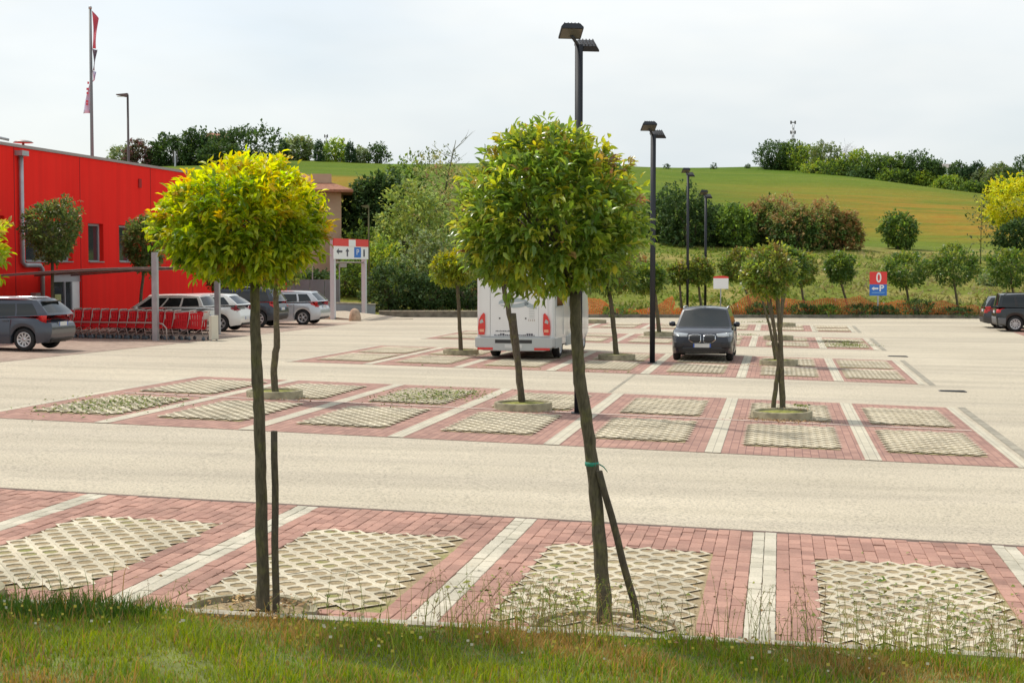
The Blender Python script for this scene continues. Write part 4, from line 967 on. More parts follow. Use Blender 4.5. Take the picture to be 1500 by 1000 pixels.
# ------------------------------------------------------------------ round headed trees of the car park
def px_path(pts, Y): return [P(x, y, Y + dy) for x, y, dy in pts]
def round_tree(label, path, rads, cc, radii, palette, n, per, leaf, near=False, mat='leaf', group=None, stems=None, limbs=12, leaf_parts=0, flat=.75, lump=.16, inner=.5, shape=None, seed=1, nsides=10, taper=0.0):
    r = np.random.default_rng(seed); rl = random.Random(seed)
    base = Vector(path[0]); t = thing('round_tree', label, 'tree', tuple(base), 0, group)
    loc = [Vector(p) - base for p in path]
    # finer, slightly knobbly trunk
    def refine(pts, rr, k=5, jit=.25):
        o, q = [], []
        for i in range(len(pts)-1):
            for j in range(k):
                f = j/k; o.append(pts[i].lerp(pts[i+1], f)); q.append(rr[i]*(1-f) + rr[i+1]*f)
        o.append(pts[-1]); q.append(rr[-1])
        o = [p + Vector((rl.uniform(-1, 1), rl.uniform(-1, 1), 0))*q[i]*(.09 if near else .14)*(0 < i) for i, p in enumerate(o)]
        q = [x*rl.uniform(.95, 1.07) for x in q]; q[0] *= 1.25
        return o, q
    mb = MB(); a, b = refine([loc[0] - Vector((0, 0, .1))] + loc[1:], rads); mb.tube(a, b, nsides)
    for st, sr in (stems or []):
        a, b = refine([Vector(p) - base for p in st], sr); mb.tube(a, b, nsides)
    tk = mb.build('trunk', M['bark'], t)
    c = Vector(cc) - base
    lb = MB(); top = loc[-1]
    for k in range(limbs):
        d = Vector(rand_dirs(r, 1)[0]); d.z = abs(d.z)*.8 - .15
        e = c + Vector((d.x*radii[0], d.y*radii[1], d.z*radii[2]))*rl.uniform(.55, .85)
        m = top.lerp(e, .45) + Vector((0, 0, .12*radii[2]))
        rr = rads[-1]*rl.uniform(.28, .5); lb.tube([top - Vector((0, 0, .04)), m, e], [rr, rr*.65, rr*.25], 6)
        for j in range(2):
            e2 = m.lerp(e, .5) + Vector(rand_dirs(r, 1)[0])*radii[0]*.35; lb.tube([m.lerp(e, .4), e2], [rr*.4, rr*.12], 5)
    if limbs: lb.build('limbs', M['bark'], t)
    cr = crown(r, n, per, radii, leaf, palette, near=near, flat=flat, lump=lump, inner=inner, shape=shape, lumps=20, taper=taper)
    gain = np.array((1.30, 1.20, 1.4)) if mat == 'leaf_glossy' else np.array((1.18, 1.26, 1.3)) if near else np.array((1.2, 1.2, 1.2))
    cr['C'] = np.clip(cr['C']*gain, 0, .8); cr['col'] = cr['col']*gain
    cv = np.array(c); cr['V'] += cv; cr['pos'] = cr['pos'] + cv
    if leaf_parts:
        # the leaves that show largest stand free as single parts
        toC = np.array((0, 0, CAM_H)) - np.array(base)
        vd = nrm(toC - cv)
        front = ((cr['pos'] - cv) @ vd)/np.linalg.norm(radii) + .25*cr['L']/leaf[0]
        idx = np.argsort(-front)[:leaf_parts*3]; idx = r.choice(idx, leaf_parts, replace=False)
        k = len(LEAF_NEAR_V) if near else 4; keep = np.ones(len(cr['pos']), bool); keep[idx] = False
        keepT = np.repeat(keep, len(LEAF_NEAR_T) if near else 2)
        T = cr['T'][keepT]; used = np.repeat(keep, k); remap = np.cumsum(used) - 1
        full = dict(V=cr['V'][used], T=remap[T], C=cr['C'][used])
        co = crown_obj('crown', full, M[mat], t); co['kind'] = 'stuff'
        # four shared leaf meshes by colour
        cols = cr['col'][idx]; order = np.argsort(cols[:, 0]); mes = []
        for q in range(4):
            s = order[q*len(order)//4:(q+1)*len(order)//4]; cc_ = np.clip(cols[s].mean(0), .004, .9)
            mes.append((set(s.tolist()), tri_mesh('leaf', LEAF_NEAR_V*np.array((leaf[1]/leaf[0], 1, 1)), LEAF_NEAR_T, M[mat], np.tile(cc_, (8, 1)))))
        for j, i in enumerate(idx):
            me = next(m for s, m in mes if j in s)
            d = nrm(cr['dirs'][i]); x = nrm(np.cross(d, cr['up'][i])); z = np.cross(x, d)
            o = link('leaf', me, co); Lf = cr['L'][i]
            o.matrix_local = Matrix(((x[0]*Lf, d[0]*Lf, z[0]*Lf, cr['pos'][i][0]), (x[1]*Lf, d[1]*Lf, z[1]*Lf, cr['pos'][i][1]), (x[2]*Lf, d[2]*Lf, z[2]*Lf, cr['pos'][i][2]), (0, 0, 0, 1)))
    else: crown_obj('crown', cr, M[mat], t)
    return t, tk
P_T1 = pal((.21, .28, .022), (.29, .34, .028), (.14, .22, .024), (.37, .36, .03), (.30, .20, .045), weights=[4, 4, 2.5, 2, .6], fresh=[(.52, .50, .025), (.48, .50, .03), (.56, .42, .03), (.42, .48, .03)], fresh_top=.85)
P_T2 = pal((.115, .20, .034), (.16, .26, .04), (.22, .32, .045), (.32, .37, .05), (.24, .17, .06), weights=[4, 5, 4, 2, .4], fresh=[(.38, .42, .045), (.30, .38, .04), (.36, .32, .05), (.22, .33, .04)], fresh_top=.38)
P_R = pal((.10, .16, .034), (.155, .22, .04), (.24, .28, .05), (.22, .17, .05), weights=[4, 4, 2, 1], fresh=[(.20, .22, .04), (.20, .15, .05)], fresh_top=.4)
P_RG = pal((.065, .125, .028), (.105, .175, .034), (.16, .22, .038), weights=[4, 4, 2], fresh=[(.16, .20, .035)], fresh_top=.3)
P_RY = pal((.17, .23, .03), (.22, .26, .03), (.12, .17, .03), weights=[4, 3, 2], fresh=[(.34, .33, .03)], fresh_top=.6)
FR = 'round headed trees along the street'
Y1 = 11.92
def dome1(p):      # flat bottomed dome, a little lower on the left
    return p
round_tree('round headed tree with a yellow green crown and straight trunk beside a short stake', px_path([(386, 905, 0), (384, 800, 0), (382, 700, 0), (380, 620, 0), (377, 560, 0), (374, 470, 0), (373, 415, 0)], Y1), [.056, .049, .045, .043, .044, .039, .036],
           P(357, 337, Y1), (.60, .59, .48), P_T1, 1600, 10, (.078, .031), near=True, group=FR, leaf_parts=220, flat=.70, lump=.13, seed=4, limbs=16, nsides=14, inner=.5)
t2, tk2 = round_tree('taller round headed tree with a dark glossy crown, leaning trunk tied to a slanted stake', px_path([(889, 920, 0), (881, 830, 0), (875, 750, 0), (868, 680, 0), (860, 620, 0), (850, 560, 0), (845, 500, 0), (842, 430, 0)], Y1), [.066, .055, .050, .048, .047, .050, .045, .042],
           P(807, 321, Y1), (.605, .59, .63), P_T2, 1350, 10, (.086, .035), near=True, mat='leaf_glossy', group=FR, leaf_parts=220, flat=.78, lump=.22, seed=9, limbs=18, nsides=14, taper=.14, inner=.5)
tie = MB(); a = P(867, 679, Y1) - Vector(t2.location)
tie.lathe([(.050, -.016), (.0545, -.015), (.0545, .015), (.050, .016)], 18); tie.v = [(x + a.x, y + a.y, z + a.z) for x, y, z in tie.v]
tie.tube([a + Vector((.055, -.02, 0)), a + Vector((.09, -.03, -.02)), a + Vector((.12, -.03, -.06))], [.006, .005, .003], 5)
tie.build('tree_tie', M['tie'], t2)
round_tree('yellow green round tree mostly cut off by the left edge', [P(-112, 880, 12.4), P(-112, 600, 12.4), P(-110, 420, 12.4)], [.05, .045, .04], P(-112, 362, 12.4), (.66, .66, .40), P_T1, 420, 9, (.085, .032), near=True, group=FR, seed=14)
def stake(label, p0, p1, r0, r1):
    t = thing('tree_stake', label, 'stake', tuple(p0), 0, 'wooden tree stakes'); d = Vector(p1) - Vector(p0)
    n = 7; mb = MB(); mb.tube([d*(i/n) + Vector((math.sin(i*1.7)*.004, 0, 0)) - Vector((0, 0, .1 if i == 0 else 0)) for i in range(n+1)], [r0 + (r1 - r0)*i/n for i in range(n+1)], 10)
    mb.build('stake_post', M['stake'], t)
    MB().tube([d - Vector((0, 0, .002)), d + Vector((0, 0, .006))], [r1*.97, r1*.9], 10).build('cut_top', M['stake_end'], t)
    return t
M['stake_end'] = simple('cut_wood', (0.13, 0.105, 0.075), 0.9, noise=.3, nscale=40)
stake('short upright stake beside the straight trunk of the yellow green tree', P(404, 907, 11.85), P(402, 632, 11.85), .029, .026)
stake('long slanted stake leaning on the trunk of the dark green tree', P(938, 918, 11.95), P(878, 690, 11.86), .030, .026)
RR = 'round headed trees in the rows of bays'
def midtree(label, pts, Y, r0, cpx, cpy, wpx, hpx, palette, n=560, seed=1, stems=None, leaf=(.105, .05), **k):
    path = px_path(pts, Y); s = FPX/Y
    rd = [r0*(1 - .35*i/(len(path)-1)) for i in range(len(path))]
    return round_tree(label, path, rd, P(cpx, cpy, Y), (wpx/2/s, wpx/2/s*.95, hpx/1.8/s), palette, n, 8, leaf, group=RR, seed=seed, limbs=8, nsides=8,
                      stems=[(px_path(q, Y), [r0*.8*(1 - .4*i/(len(q)-1)) for i in range(len(q))]) for q in (stems or [])], **k)
midtree('round tree of the second row standing behind the yellow green tree', [(404, 574, 0), (401, 540, 0), (406, 500, 0), (404, 440, 0), (404, 415, 0)], 30.6, .075, 404, 385, 88, 80, P_R, seed=31)
midtree('leaning round tree of the second row whose crown hides behind the dark glossy crown', [(766, 592, 0), (758, 530, 0), (748, 470, 0), (738, 420, 0)], 29.9, .07, 728, 372, 90, 86, P_R, seed=32)
stake('short stake beside the leaning tree in front of the motorhome', P(765, 592, 29.75), P(752, 459, 29.75), .06, .055)
midtree('two stemmed round tree of the second row right of the dark car', [(1147, 608, 0), (1145, 560, 0), (1144, 520, 0), (1142, 470, 0), (1138, 425, 0)], 30.1, .062, 1124, 402, 66, 74, P_R, seed=33, n=560, stems=[[(1132, 607, 0), (1136, 570, 0), (1141, 530, 0), (1134, 480, 0), (1126, 430, 0)]], lump=.25)
midtree('small sunlit round tree of the third row left of the motorhome', [(675, 517, 0), (673, 470, 0), (670, 410, 0)], 46.9, .07, 668, 393, 62, 40, P_RY, seed=34, leaf=(.15, .07))
midtree('round tree of the third row right of the motorhome, crown behind the big dark one', [(904, 526, 0), (899, 480, 0), (893, 430, 0)], 46.3, .09, 890, 398, 74, 66, P_R, seed=35, leaf=(.14, .065))
midtree('many stemmed round tree of the third row behind the two stemmed tree', [(1140, 532, 0), (1134, 480, 0), (1122, 425, 0)], 45.6, .06, 1122, 394, 56, 52, P_R, seed=36, leaf=(.14, .065), stems=[[(1137, 532, 0), (1128, 480, 0), (1114, 428, 0)], [(1144, 532, 0), (1144, 480, 0), (1146, 425, 0)]])
midtree('round tree of the fourth row behind the tall floodlight', [(966, 492, 0), (963, 460, 0), (957, 415, 0)], 61.5, .09, 948, 410, 50, 30, P_RG, seed=37, leaf=(.17, .08))
midtree('round tree of the fourth row with its crown right of the many stemmed crown', [(1141, 496, 0), (1146, 450, 0), (1152, 412, 0)], 60.3, .08, 1156, 390, 46, 42, P_RG, seed=38, leaf=(.17, .08))
KR = 'small round trees behind the far kerb'
for i, (cx, top, bot, w, bx, kx, lab) in enumerate([(995, 391, 411, 30, 1000, 997, 'smallest young round tree between the two far floodlights'), (1022, 383, 412, 40, 1029, 1025, 'young round tree right between the far floodlight poles'),
        (1083, 371, 408, 46, 1102, 1096, 'leaning round tree left of the many stemmed crown'), (1172, 373, 416, 46, 1182, 1176, 'round tree with a leaning trunk right of the many stemmed crown'), (1230, 375, 414, 42, 1246, 1238, 'leaning round tree left of the red and blue sign'),
        (1326, 374, 418, 58, 1333, 1330, 'wide round tree just right of the red and blue sign'), (1397, 367, 414, 66, 1405, 1401, 'dark full round tree left of the dark parked cars'), (1481, 365, 418, 68, 1487, 1485, 'dark round tree above the dark parked car at the right edge')]):
    Y = 83.0 + (i % 3)*.4; s = FPX/Y
    pa = [Vector((P(bx, 455, Y).x, Y, tz(P(bx, 455, Y).x, Y) - .05)), P(kx, 435, Y), P(cx, bot - 6, Y)]
    round_tree(lab, pa, [.075, .065, .05], P(cx, (top + bot)/2, Y), (w/2/s, w/2/s, (bot - top)/1.85/s), P_RG if i > 3 else P_R, 460, 8, (.20, .10), group=KR, seed=50+i, limbs=6, nsides=7, flat=.85)
LR = 'small round trees along the red building'
for i, (cx, top, bot, w, bx, by, Y, lab) in enumerate([(77, 294, 386, 78, 77, 458, 53.5, 'round olive tree in front of the red wall left of the cart shelter'), (212, 326, 394, 52, 203, 455, 60.5, 'dark narrow tree against the red wall partly behind the yellow green crown'), (338, 372, 430, 60, 338, 455, 67, 'dark tree at the red wall behind the white cars, mostly hidden')]):
    s = FPX/Y; b = P(bx, by, Y); b.z = gz(b.x, Y)
    round_tree(lab, [b, P((bx+cx)/2, (by+bot)/2, Y), P(cx, bot - 8, Y)], [.07, .06, .05], P(cx, (top + bot)/2, Y), (w/2/s, w/2/s, (bot - top)/1.85/s), pal((.085, .14, .038), (.125, .17, .048), (.16, .18, .06), weights=[4, 4, 2]), 850, 8, (.16, .075), group=LR, seed=70+i, limbs=8, nsides=7, flat=.9, lump=.2)

# ------------------------------------------------------------------ floodlights, street lamps, flag
def floodlight(label, X, Y, ztop, w=.085, group='black twin floodlight poles'):
    z0 = gz(X, Y) if Y < 81 else tz(X, Y); t = thing('floodlight', label, 'lamp post', (X, Y, z0), 0, group); h = ztop - z0
    mb = MB(); mb.tube([(0, 0, -.2), (0, 0, h)], w*1.2, 4, phase=math.pi/4); MB
    p = mb.build('pole', M['black_post'], t)
    MB().box(-w*1.5, -w*1.5, 0, w*1.5, w*1.5, .03).build('base_plate', M['black_post'], t)
    for (ox, oy, oz, ry, tilt) in ((-.16, -.34, .16, .16, -28), (.16, .34, -.02, .16+math.pi, -28)):
        hd = MB(); hd.prism([(-.21, 0), (.21, 0), (.21, .035), (.15, .11), (-.15, .11), (-.21, .035)], -.17, .17, axis='y')
        for k in range(5): hd.box(-.14 + k*.065, -.15, .112, -.125 + k*.065, .15, .14)
        o = hd.build('lamp_head', M['black_post'], t); o.location = (ox, oy, h + oz); o.rotation_euler = (R(tilt), 0, ry)
        MB().box(-.19, -.15, -.006, .19, .15, -.001).build('lens', M['lamp_glass'], o)
    MB().tube([(-.15, -.30, h + .13), (0, 0, h - .03), (.15, .30, h - .02)], .035, 6).build('bracket', M['black_post'], t)
    return t
for px, py, Y, lab in ((848, 66, 29.22, 'nearest black twin floodlight, its foot hidden behind the leaning trunk'), (957, 197, 45.05, 'second black twin floodlight left of the dark car'), (1008, 256, 82.6, 'third black twin floodlight behind the dark car roof'), (1034, 288, 84.5, 'farthest black twin floodlight behind the dark car roof')):
    p = P(px, py, Y); floodlight(lab, p.x, Y, p.z, .085 if Y < 60 else .075)
def street_lamp(label, px, top, Y, hx, mat, r=.06, dz=0):
    p = P(px, top, Y); z0 = gz(p.x, Y) if Y < 81 else tz(p.x, Y); t = thing('street_lamp', label, 'lamp post', (p.x, Y, z0)); h = p.z - z0
    MB().tube([(0, 0, -.2), (0, 0, h*.5), (0, 0, h)], [r*1.25, r, r*.8], 10).build('pole', M[mat], t)
    o = MB().prism([(0, -.10), (hx*.25, -.12), (hx, -.02), (hx, .02), (hx*.25, .06), (0, .08)], -.16, .16, axis='y').build('lamp_head', M[mat], t, (0, 0, h))
    MB().box(min(hx*.3, hx*.95), -.12, -.10, max(hx*.3, hx*.95), .12, -.095).build('lens', M['lamp_glass'], o)
street_lamp('grey street lamp with its head pointing left behind the red roof', 187, 139, 87, -.62, 'dark_steel', .075)
street_lamp('slim green street lamp in front of the dark evergreen beside the portal', 540, 302, 90, -.42, 'twig_green', .05)
M['flag_pole'] = simple('flagpole_grey', (.17, .18, .18), .5, .3)
def flagpole():
    Y = 82; a = P(135, 230, Y); b = P(134.5, 12, Y); z0 = gz(a.x, Y)
    t = thing('flagpole', 'tall flagpole rising behind the red building', 'flagpole', (a.x, Y, 0)); MB().tube([(0, 0, 0), (0, 0, b.z)], [.12, .07], 10).build('pole', M['flag_pole'], t)
    MB().lathe([(.0, .12), (.09, .06), (.09, -.04), (.0, -.06)], 10).build('finial', M['steel'], t, (0, 0, b.z))
    f = thing('banner_flag', 'narrow twisted banner, red above and pale lilac below, flying on the tall flagpole', 'flag', (a.x, Y, 0))
    secs = [('red_band', 'flag_pink', 16, 72, (8.5, 5.5)), ('grey_band', 'flag_grey', 72, 104, (5.5, 3)), ('white_band', 'flag_lilac', 104, 166, (3, -11))]
    for nm, mt, y0, y1, (w0, w1) in secs:
        V = []; F = []; n = 10; m = 6
        for i in range(n+1):
            y = y0 + (y1 - y0)*i/n; z = P(135, y, Y).z; w = (w0 + (w1 - w0)*i/n)*Y/FPX
            for j in range(m+1): q = j/m; V.append((w*q + (.09 if w > 0 else -.09), .25*math.sin(q*2.5 + i*.3) + .5*q*abs(.4 - w), z - q*.30*(nm == 'red_band')*(1 - i/n)*1.2))
        for i in range(n):
            for j in range(m): k = i*(m+1) + j; F.append((k, k+1, k+m+2, k+m+1))
        mb = MB(); mb.add(V, F, 0, True); o = mb.build(nm, M[mt], f); s = o.modifiers.new('cloth', 'SOLIDIFY'); s.thickness = .01
    for y, x0, x1 in ((122, -4.5, -2), (131, -6, -2.5), (137, -6, -3), (149, -7, -3.5), (153, -7, -4)):
        z = P(135, y, Y).z; MB().box(x0*Y/FPX, -.02, z-.06, x1*Y/FPX, .0, z+.06).build('print_mark', M['flag_pink'], f, (0, -.12, 0))
flagpole()

# ------------------------------------------------------------------ signs and portal
def signs():
    Y = 82.0
    p = P(1286.5, 415, Y); zb = gz(p.x, Y); t = thing('parking_sign', 'red and blue sign with a white 0 above an arrow and P', 'sign', (p.x, Y, zb))
    zt, zm, zbt = P(0, 398, Y).z - zb, P(0, 416.5, Y).z - zb, P(0, 433, Y).z - zb; w = 12.6*Y/FPX
    MB().box(-.035, .02, -.2, .035, .09, zt - .1).build('post', M['steel'], t)
    a = MB().box(-w, -.02, zm + .002, w, .018, zt).build('red_panel', M['sign_red'], t); b = MB().box(-w, -.02, zbt, w, .018, zm).build('blue_panel', M['sign_blue'], t)
    rot = Matrix.Rotation(math.pi/2, 4, 'X')
    text_part('digit_zero', '0', .72, M['white_plain'], a, Matrix.Translation((.02, -.024, (zt+zm)/2 + .0)) @ rot, sx=.8, bold=.012)
    text_part('letter_p', 'P', .46, M['white_plain'], b, Matrix.Translation((.17, -.024, zm - .21)) @ rot, sx=1.1, bold=.012)
    az = zm - .22
    MB().prism([(-.36, az), (-.22, az+.10), (-.22, az+.045), (.0, az+.045), (.0, az-.045), (-.22, az-.045), (-.22, az-.10)], -.030, -.022, axis='y').build('arrow', M['white_plain'], b)
    MB().box(-.34, -.026, zbt + .14, .34, -.021, zbt + .18).build('thin_line', simple('sign_pale_blue', (.2, .42, .72), .5), b)
    p = P(1056, 413, Y); zb = gz(p.x, Y); t = thing('notice_sign', 'white notice board with a red top edge on a thin post', 'sign', (p.x, Y, zb))
    zt, zm, zbt = P(0, 404, Y).z - zb, P(0, 407.5, Y).z - zb, P(0, 423, Y).z - zb; w = 11*Y/FPX
    MB().tube([(0, .06, -.2), (0, .06, zt - .05)], .03, 8).build('post', M['steel'], t)
    MB().box(-w, -.02, zbt, w, .02, zm).build('white_panel', M['white_plain'], t)
    MB().prism([(-w, zm + .002), (w, zm + .002), (w, zt - .04), (w*.35, zt), (-w*.35, zt), (-w, zt - .04)], -.022, .02, axis='y').build('red_edge', M['sign_red'], t)
signs()
M['pale_steel'] = simple('pale_painted_steel', (.58, .58, .60), .5, .1)
def portal():
    a = Vector((-8.95, 77.3)); b = Vector((-7.80, 81.6)); d = b - a; L = d.length; ang = math.atan2(d.y, d.x)
    z0 = gz(a.x, a.y); t = thing('height_portal', 'grey steel height portal with a red and white sign over the ramp', 'portal', (a.x, a.y, z0), ang)
    h = 3.95
    for x in (0, L): MB().box(x-.11, -.11, -.3, x+.11, .11, h).build('portal_post', M['pale_steel'], t)
    s = MB().box(-.25, -.16, h-.93, L+.22, -.115, h-.28).build('white_panel', M['white_plain'], t)
    r = MB().box(-.25, -.17, h-.277, L+.22, -.112, h+.10).build('red_band', M['sign_red'], t)
    MB().box(L*.40, -.176, h-.275, L*.62, -.171, h+.06).build('white_patch', M['white_plain'], r)
    bl = MB().box(L*.58, -.166, h-.85, L*.80, -.161, h-.32).build('blue_patch', M['sign_blue'], s)
    rot = Matrix.Rotation(math.pi/2, 4, 'X')
    text_part('letter_p', 'P', .42, M['white_plain'], bl, Matrix.Translation((L*.69, -.168, h-.58)) @ rot, sx=2.0)
    mk = MB(); mk.prism([(L*.02, h-.55), (L*.09, h-.40), (L*.09, h-.50), (L*.20, h-.50), (L*.20, h-.60), (L*.09, h-.60), (L*.09, h-.70)], -.168, -.161, axis='y')
    mk.prism([(L*.34, h-.80), (L*.38, h-.80), (L*.38, h-.55), (L*.42, h-.55), (L*.36, h-.38), (L*.30, h-.55), (L*.34, h-.55)], -.168, -.161, axis='y')
    mk.box(L*.88, -.168, h-.8, L*.93, -.161, h-.42)
    mk.build('arrow_marks', M['sign_ink'], s)
    MB().box(L*.15, -.14, h-1.35, L*.35, -.10, h-1.15).build('hanging_plate', M['cap'], t)
    MB().tube([(-.1, 0, h-1.1), (L+.1, 0, h-1.1)], .04, 8).build('cross_bar', M['cap'], t)
portal()
def boulder():
    t = MB(); r = np.random.default_rng(2); prof = [(.30, -.05), (.31, .12), (.28, .34), (.20, .52), (.09, .60), (.001, .62)]
    t.lathe(prof, 14); t.v = [(x*(1+.1*math.sin(3*z+x*9)), y*(1+.1*math.cos(4*z+y*7)), z) for x, y, z in t.v]
    o = t.build('boulder', M['boulder'], None, (-7.66, 75.3, gz(-7.66, 75.3))); tag(o, 'tan stone bollard with a rounded top in front of the grey ramp wall', 'bollard')
    rp = MB().add([(0,0,.0), (2.6,2.0,.0), (-1.2,5.2,.30), (-3.6,3.2,.30), (0,0,-.2), (2.6,2.0,-.2), (-1.2,5.2,-.2), (-3.6,3.2,-.2)], [(0,1,2,3), (0,1,5,4), (1,2,6,5), (2,3,7,6), (3,0,4,7)])
    o = rp.build('ramp', M['asphalt'], None, (-7.6, 76.2, gz(-7.6, 76.2)+.012)); tag(o, kind='structure')
boulder()
for (px, py, lab) in ((1110, 571, None), (1395, 573, 'dark drain grate in the pale asphalt at the end of the second bay row'), (1315, 522, 'dark drain grate in the pale asphalt at the end of the third bay row')):
    if lab is None: continue
    g = G(px, py); t = thing('drain_grate', lab, 'drain', (g.x, g.y, g.z), -TH, 'drain grates'); MB().box(-.32, -.2, -.05, .32, .2, .012).build('frame', M['dark_steel'], t)
    for k in range(6): MB().box(-.28, -.17 + k*.06, .0125, .28, -.14 + k*.06, .02).build('bar', M['plastic'], t)

# ------------------------------------------------------------------ cars
def interp(tab, x): return float(np.interp(x, [p[0] for p in tab], [p[1] for p in tab]))
def paint(name, col, metal=.35, rough=.28): return simple(name, col, rough, metal, coat=.55)
def wheel(parent, x, y, rw, width, spokes, rim_mat, side):
    t = MB(); q = rw*.66
    t.lathe([(q, -width/2+.02), (rw-.05, -width/2), (rw-.012, -width/2+.03), (rw, -width/4), (rw, width/4), (rw-.012, width/2-.03), (rw-.05, width/2), (q, width/2-.02), (q, -width/2+.02)], 28, axis='y')
    w = t.build('wheel', M['rubber'], parent, (x, y, rw))
    r = MB(); s = side; yo = s*(width/2-.035)
    r.lathe([(q+.004, s*(width/2-.022)), (q-.018, s*(width/2-.012)), (q-.035, yo-.0*s), (q-.05, yo-s*.06)], 24, axis='y')
    for k in range(spokes):
        a = 2*math.pi*k/spokes; ca, sa = math.cos(a), math.sin(a); ww = .055 if spokes > 7 else .085
        def pt(rr, tt, yy): return (ca*rr - sa*tt, yy, sa*rr + ca*tt)
        r.add([pt(.05, -ww*.35, yo), pt(q-.02, -ww*.5, yo+.004*s), pt(q-.02, ww*.5, yo+.004*s), pt(.05, ww*.35, yo), pt(.05, -ww*.35, yo-.04*s), pt(q-.02, -ww*.5, yo-.04*s), pt(q-.02, ww*.5, yo-.04*s), pt(.05, ww*.35, yo-.04*s)], [(0,1,2,3), (0,1,5,4), (1,2,6,5), (2,3,7,6)])
    r.build('rim', rim_mat, w)
    hb = MB(); hb.lathe([(.001, yo+.012*s), (.05, yo+.008*s), (.062, yo-.03*s)], 14, axis='y'); hb.lathe([(.001, yo-s*.075), (q-.01, yo-s*.07)], 22, axis='y', mi=1); hb.build('hub', [rim_mat, M['plastic']], w)
    return w

def car(name, label, S, loc, rotz, group=None):
    root = thing(name, label, S.get('cat', 'car'), loc, rotz, group)
    L, W, H = S['L'], S['W'], S['H']; rw = S.get('rw', .32); ra = rw + .055; cl = S.get('cl', .20)
    xf, xr = S['xf'], S['xr']; hw = W/2; pm = S['paint']; sh = S['shoulder']
    xsn = set(np.linspace(-L/2, L/2, 47).tolist())
    for c in (xf, xr): xsn |= set((c + ra*np.cos(np.linspace(0, math.pi, 15))).tolist())
    for a, b in S.get('doors', []): xsn |= {a, b}
    xsn = sorted(x for x in xsn if -L/2 <= x <= L/2)
    xsn = [x for i, x in enumerate(xsn) if i == 0 or x - xsn[i-1] > .008]
    def zbot(x):
        for c in (xf, xr):
            if abs(x - c) < ra: return max(cl, rw + math.sqrt(max(0, ra*ra - (x-c)**2)))
        d = L/2 - abs(x); return cl + .06*max(0, 1 - d/.5)
    def plan(x):
        d = L/2 - abs(x); r = S.get('rf', .17) if x > 0 else S.get('rr', .12)
        return 1 - r*(1 - min(1, d/.6))**2.3
    def warp(x, z):
        if x > 0: b = max(0, (x - (L/2 - .75))/.75)**1.5; return x + b*interp(S['front'], z)
        b = max(0, (-x - (L/2 - .6))/.6)**1.5; return x - b*interp(S['rear'], z)
    def section(x):
        w = hw*plan(x); zb = zbot(x); zs = interp(sh, x); d = zs - zb; arch = any(abs(x-c) < ra + .05 for c in (xf, xr))
        bul = 1.0
        pts = [(w*.80, zb + .0), (w*.975, zb), (w*bul, zb + .18*d), (w*1.0, zb + .45*d), (w*.985, zb + .72*d), (w*.955, zs - .045), (w*.91, zs), (w*.55, zs + S.get('crown', .03)*.8), (0, zs + S.get('crown', .03))]
        return [(warp(x, z), y, z) for y, z in pts]
    secs = [section(x) for x in xsn]; n = 9
    body = MB(); V = []; F = []; doors = {k: [] for k in range(len(S.get('doors', [])))}
    # each station: left points 0..8 then right points 7..0
    def ring(s): return [(x, y, z) for x, y, z in s] + [(x, -y, z) for x, y, z in s[-2::-1]]
    rings = [ring(s) for s in secs]; m = len(rings[0])
    for r_ in rings: V += r_
    dm = {}
    for i in range(len(rings)-1):
        xc = (xsn[i] + xsn[i+1])/2
        for j in range(m-1):
            f = (i*m+j, i*m+j+1, (i+1)*m+j+1, (i+1)*m+j)
            side = 1 if j < 8 else -1; jj = j if j < 8 else m-2-j
            di = next((k for k, (a, b) in enumerate(S.get('doors', [])) if a < xc < b), None)
            if di is not None and 1 <= jj <= 4 and not any(abs(xc - c) < ra*.0 for c in (xf, xr)): dm.setdefault((di, side), []).append(f); continue
            F.append(f)
    for e in (0, len(rings)-1):
        o = e*m
        for j in range(8): F.append((o+j, o+j+1, o+m-2-j, o+m-1-j))
    body.add(V, F, 0, True)
    # greenhouse
    zb_, zr = S['belt'], H - .02; xc, xa, xb, xd = S['cowl'], S['roof_f'], S['roof_r'], S['rear_base']
    yb, yr = hw*S.get('yb', .925), hw*S.get('yr', .70); ze = H - .055
    ts = [0, .06, .3, .6, S.get('glass_top', .84), .94, 1]
    cs = [-1, -.92, -.55, -.18, .18, .55, .92, 1]; bow_f, bow_r = S.get('bow_f', .16), S.get('bow_r', .07)
    def xfront(t): return xc + (xa - xc)*t**.92
    def xrear(t): return xd + (xb - xd)*t**S.get('rear_pow', 1.4)
    def yh(t): return yb + (yr - yb)*t**1.25
    def gp(s, t, side): # side wall point, s from rear to front
        x = xrear(t) + (xfront(t) - xrear(t))*s; z0 = interp(zb_, x); return (x, side*yh(t), z0 + (ze - z0)*t)
    wins = S['windows']; ss = sorted({0., 1., *[a for w_ in wins for a in w_], *np.linspace(0, 1, 9).tolist()})
    glass = {}
    G2 = MB()
    def addq(key, pts, mi=0):
        (glass.setdefault(key, MB()) if key else G2).add(pts, [(0,1,2,3)], mi if not key else 0, True)
    pil = S.get('black_pillars', False)
    for side in (1, -1):
        for a, b in zip(ss[:-1], ss[1:]):
            for t0, t1 in zip(ts[:-1], ts[1:]):
                c_, tm = (a+b)/2, (t0+t1)/2
                wi = next((k for k, w_ in enumerate(wins) if w_[0] < c_ < w_[1]), None)
                g = wi is not None and ts[1] < tm < ts[4]
                blk = pil and ts[1] < tm < ts[4] and wins[0][0] < c_ < wins[-1][1]
                addq(('side_window', wi, side) if g else None, [gp(a,t0,side), gp(b,t0,side), gp(b,t1,side), gp(a,t1,side)], 1 if blk else 0)
    rt0, rt1, rc = S.get('rear_t0', .06), S.get('rear_t1', .9), S.get('rear_c', .92)
    tr = sorted({*ts, rt0, rt1}); 
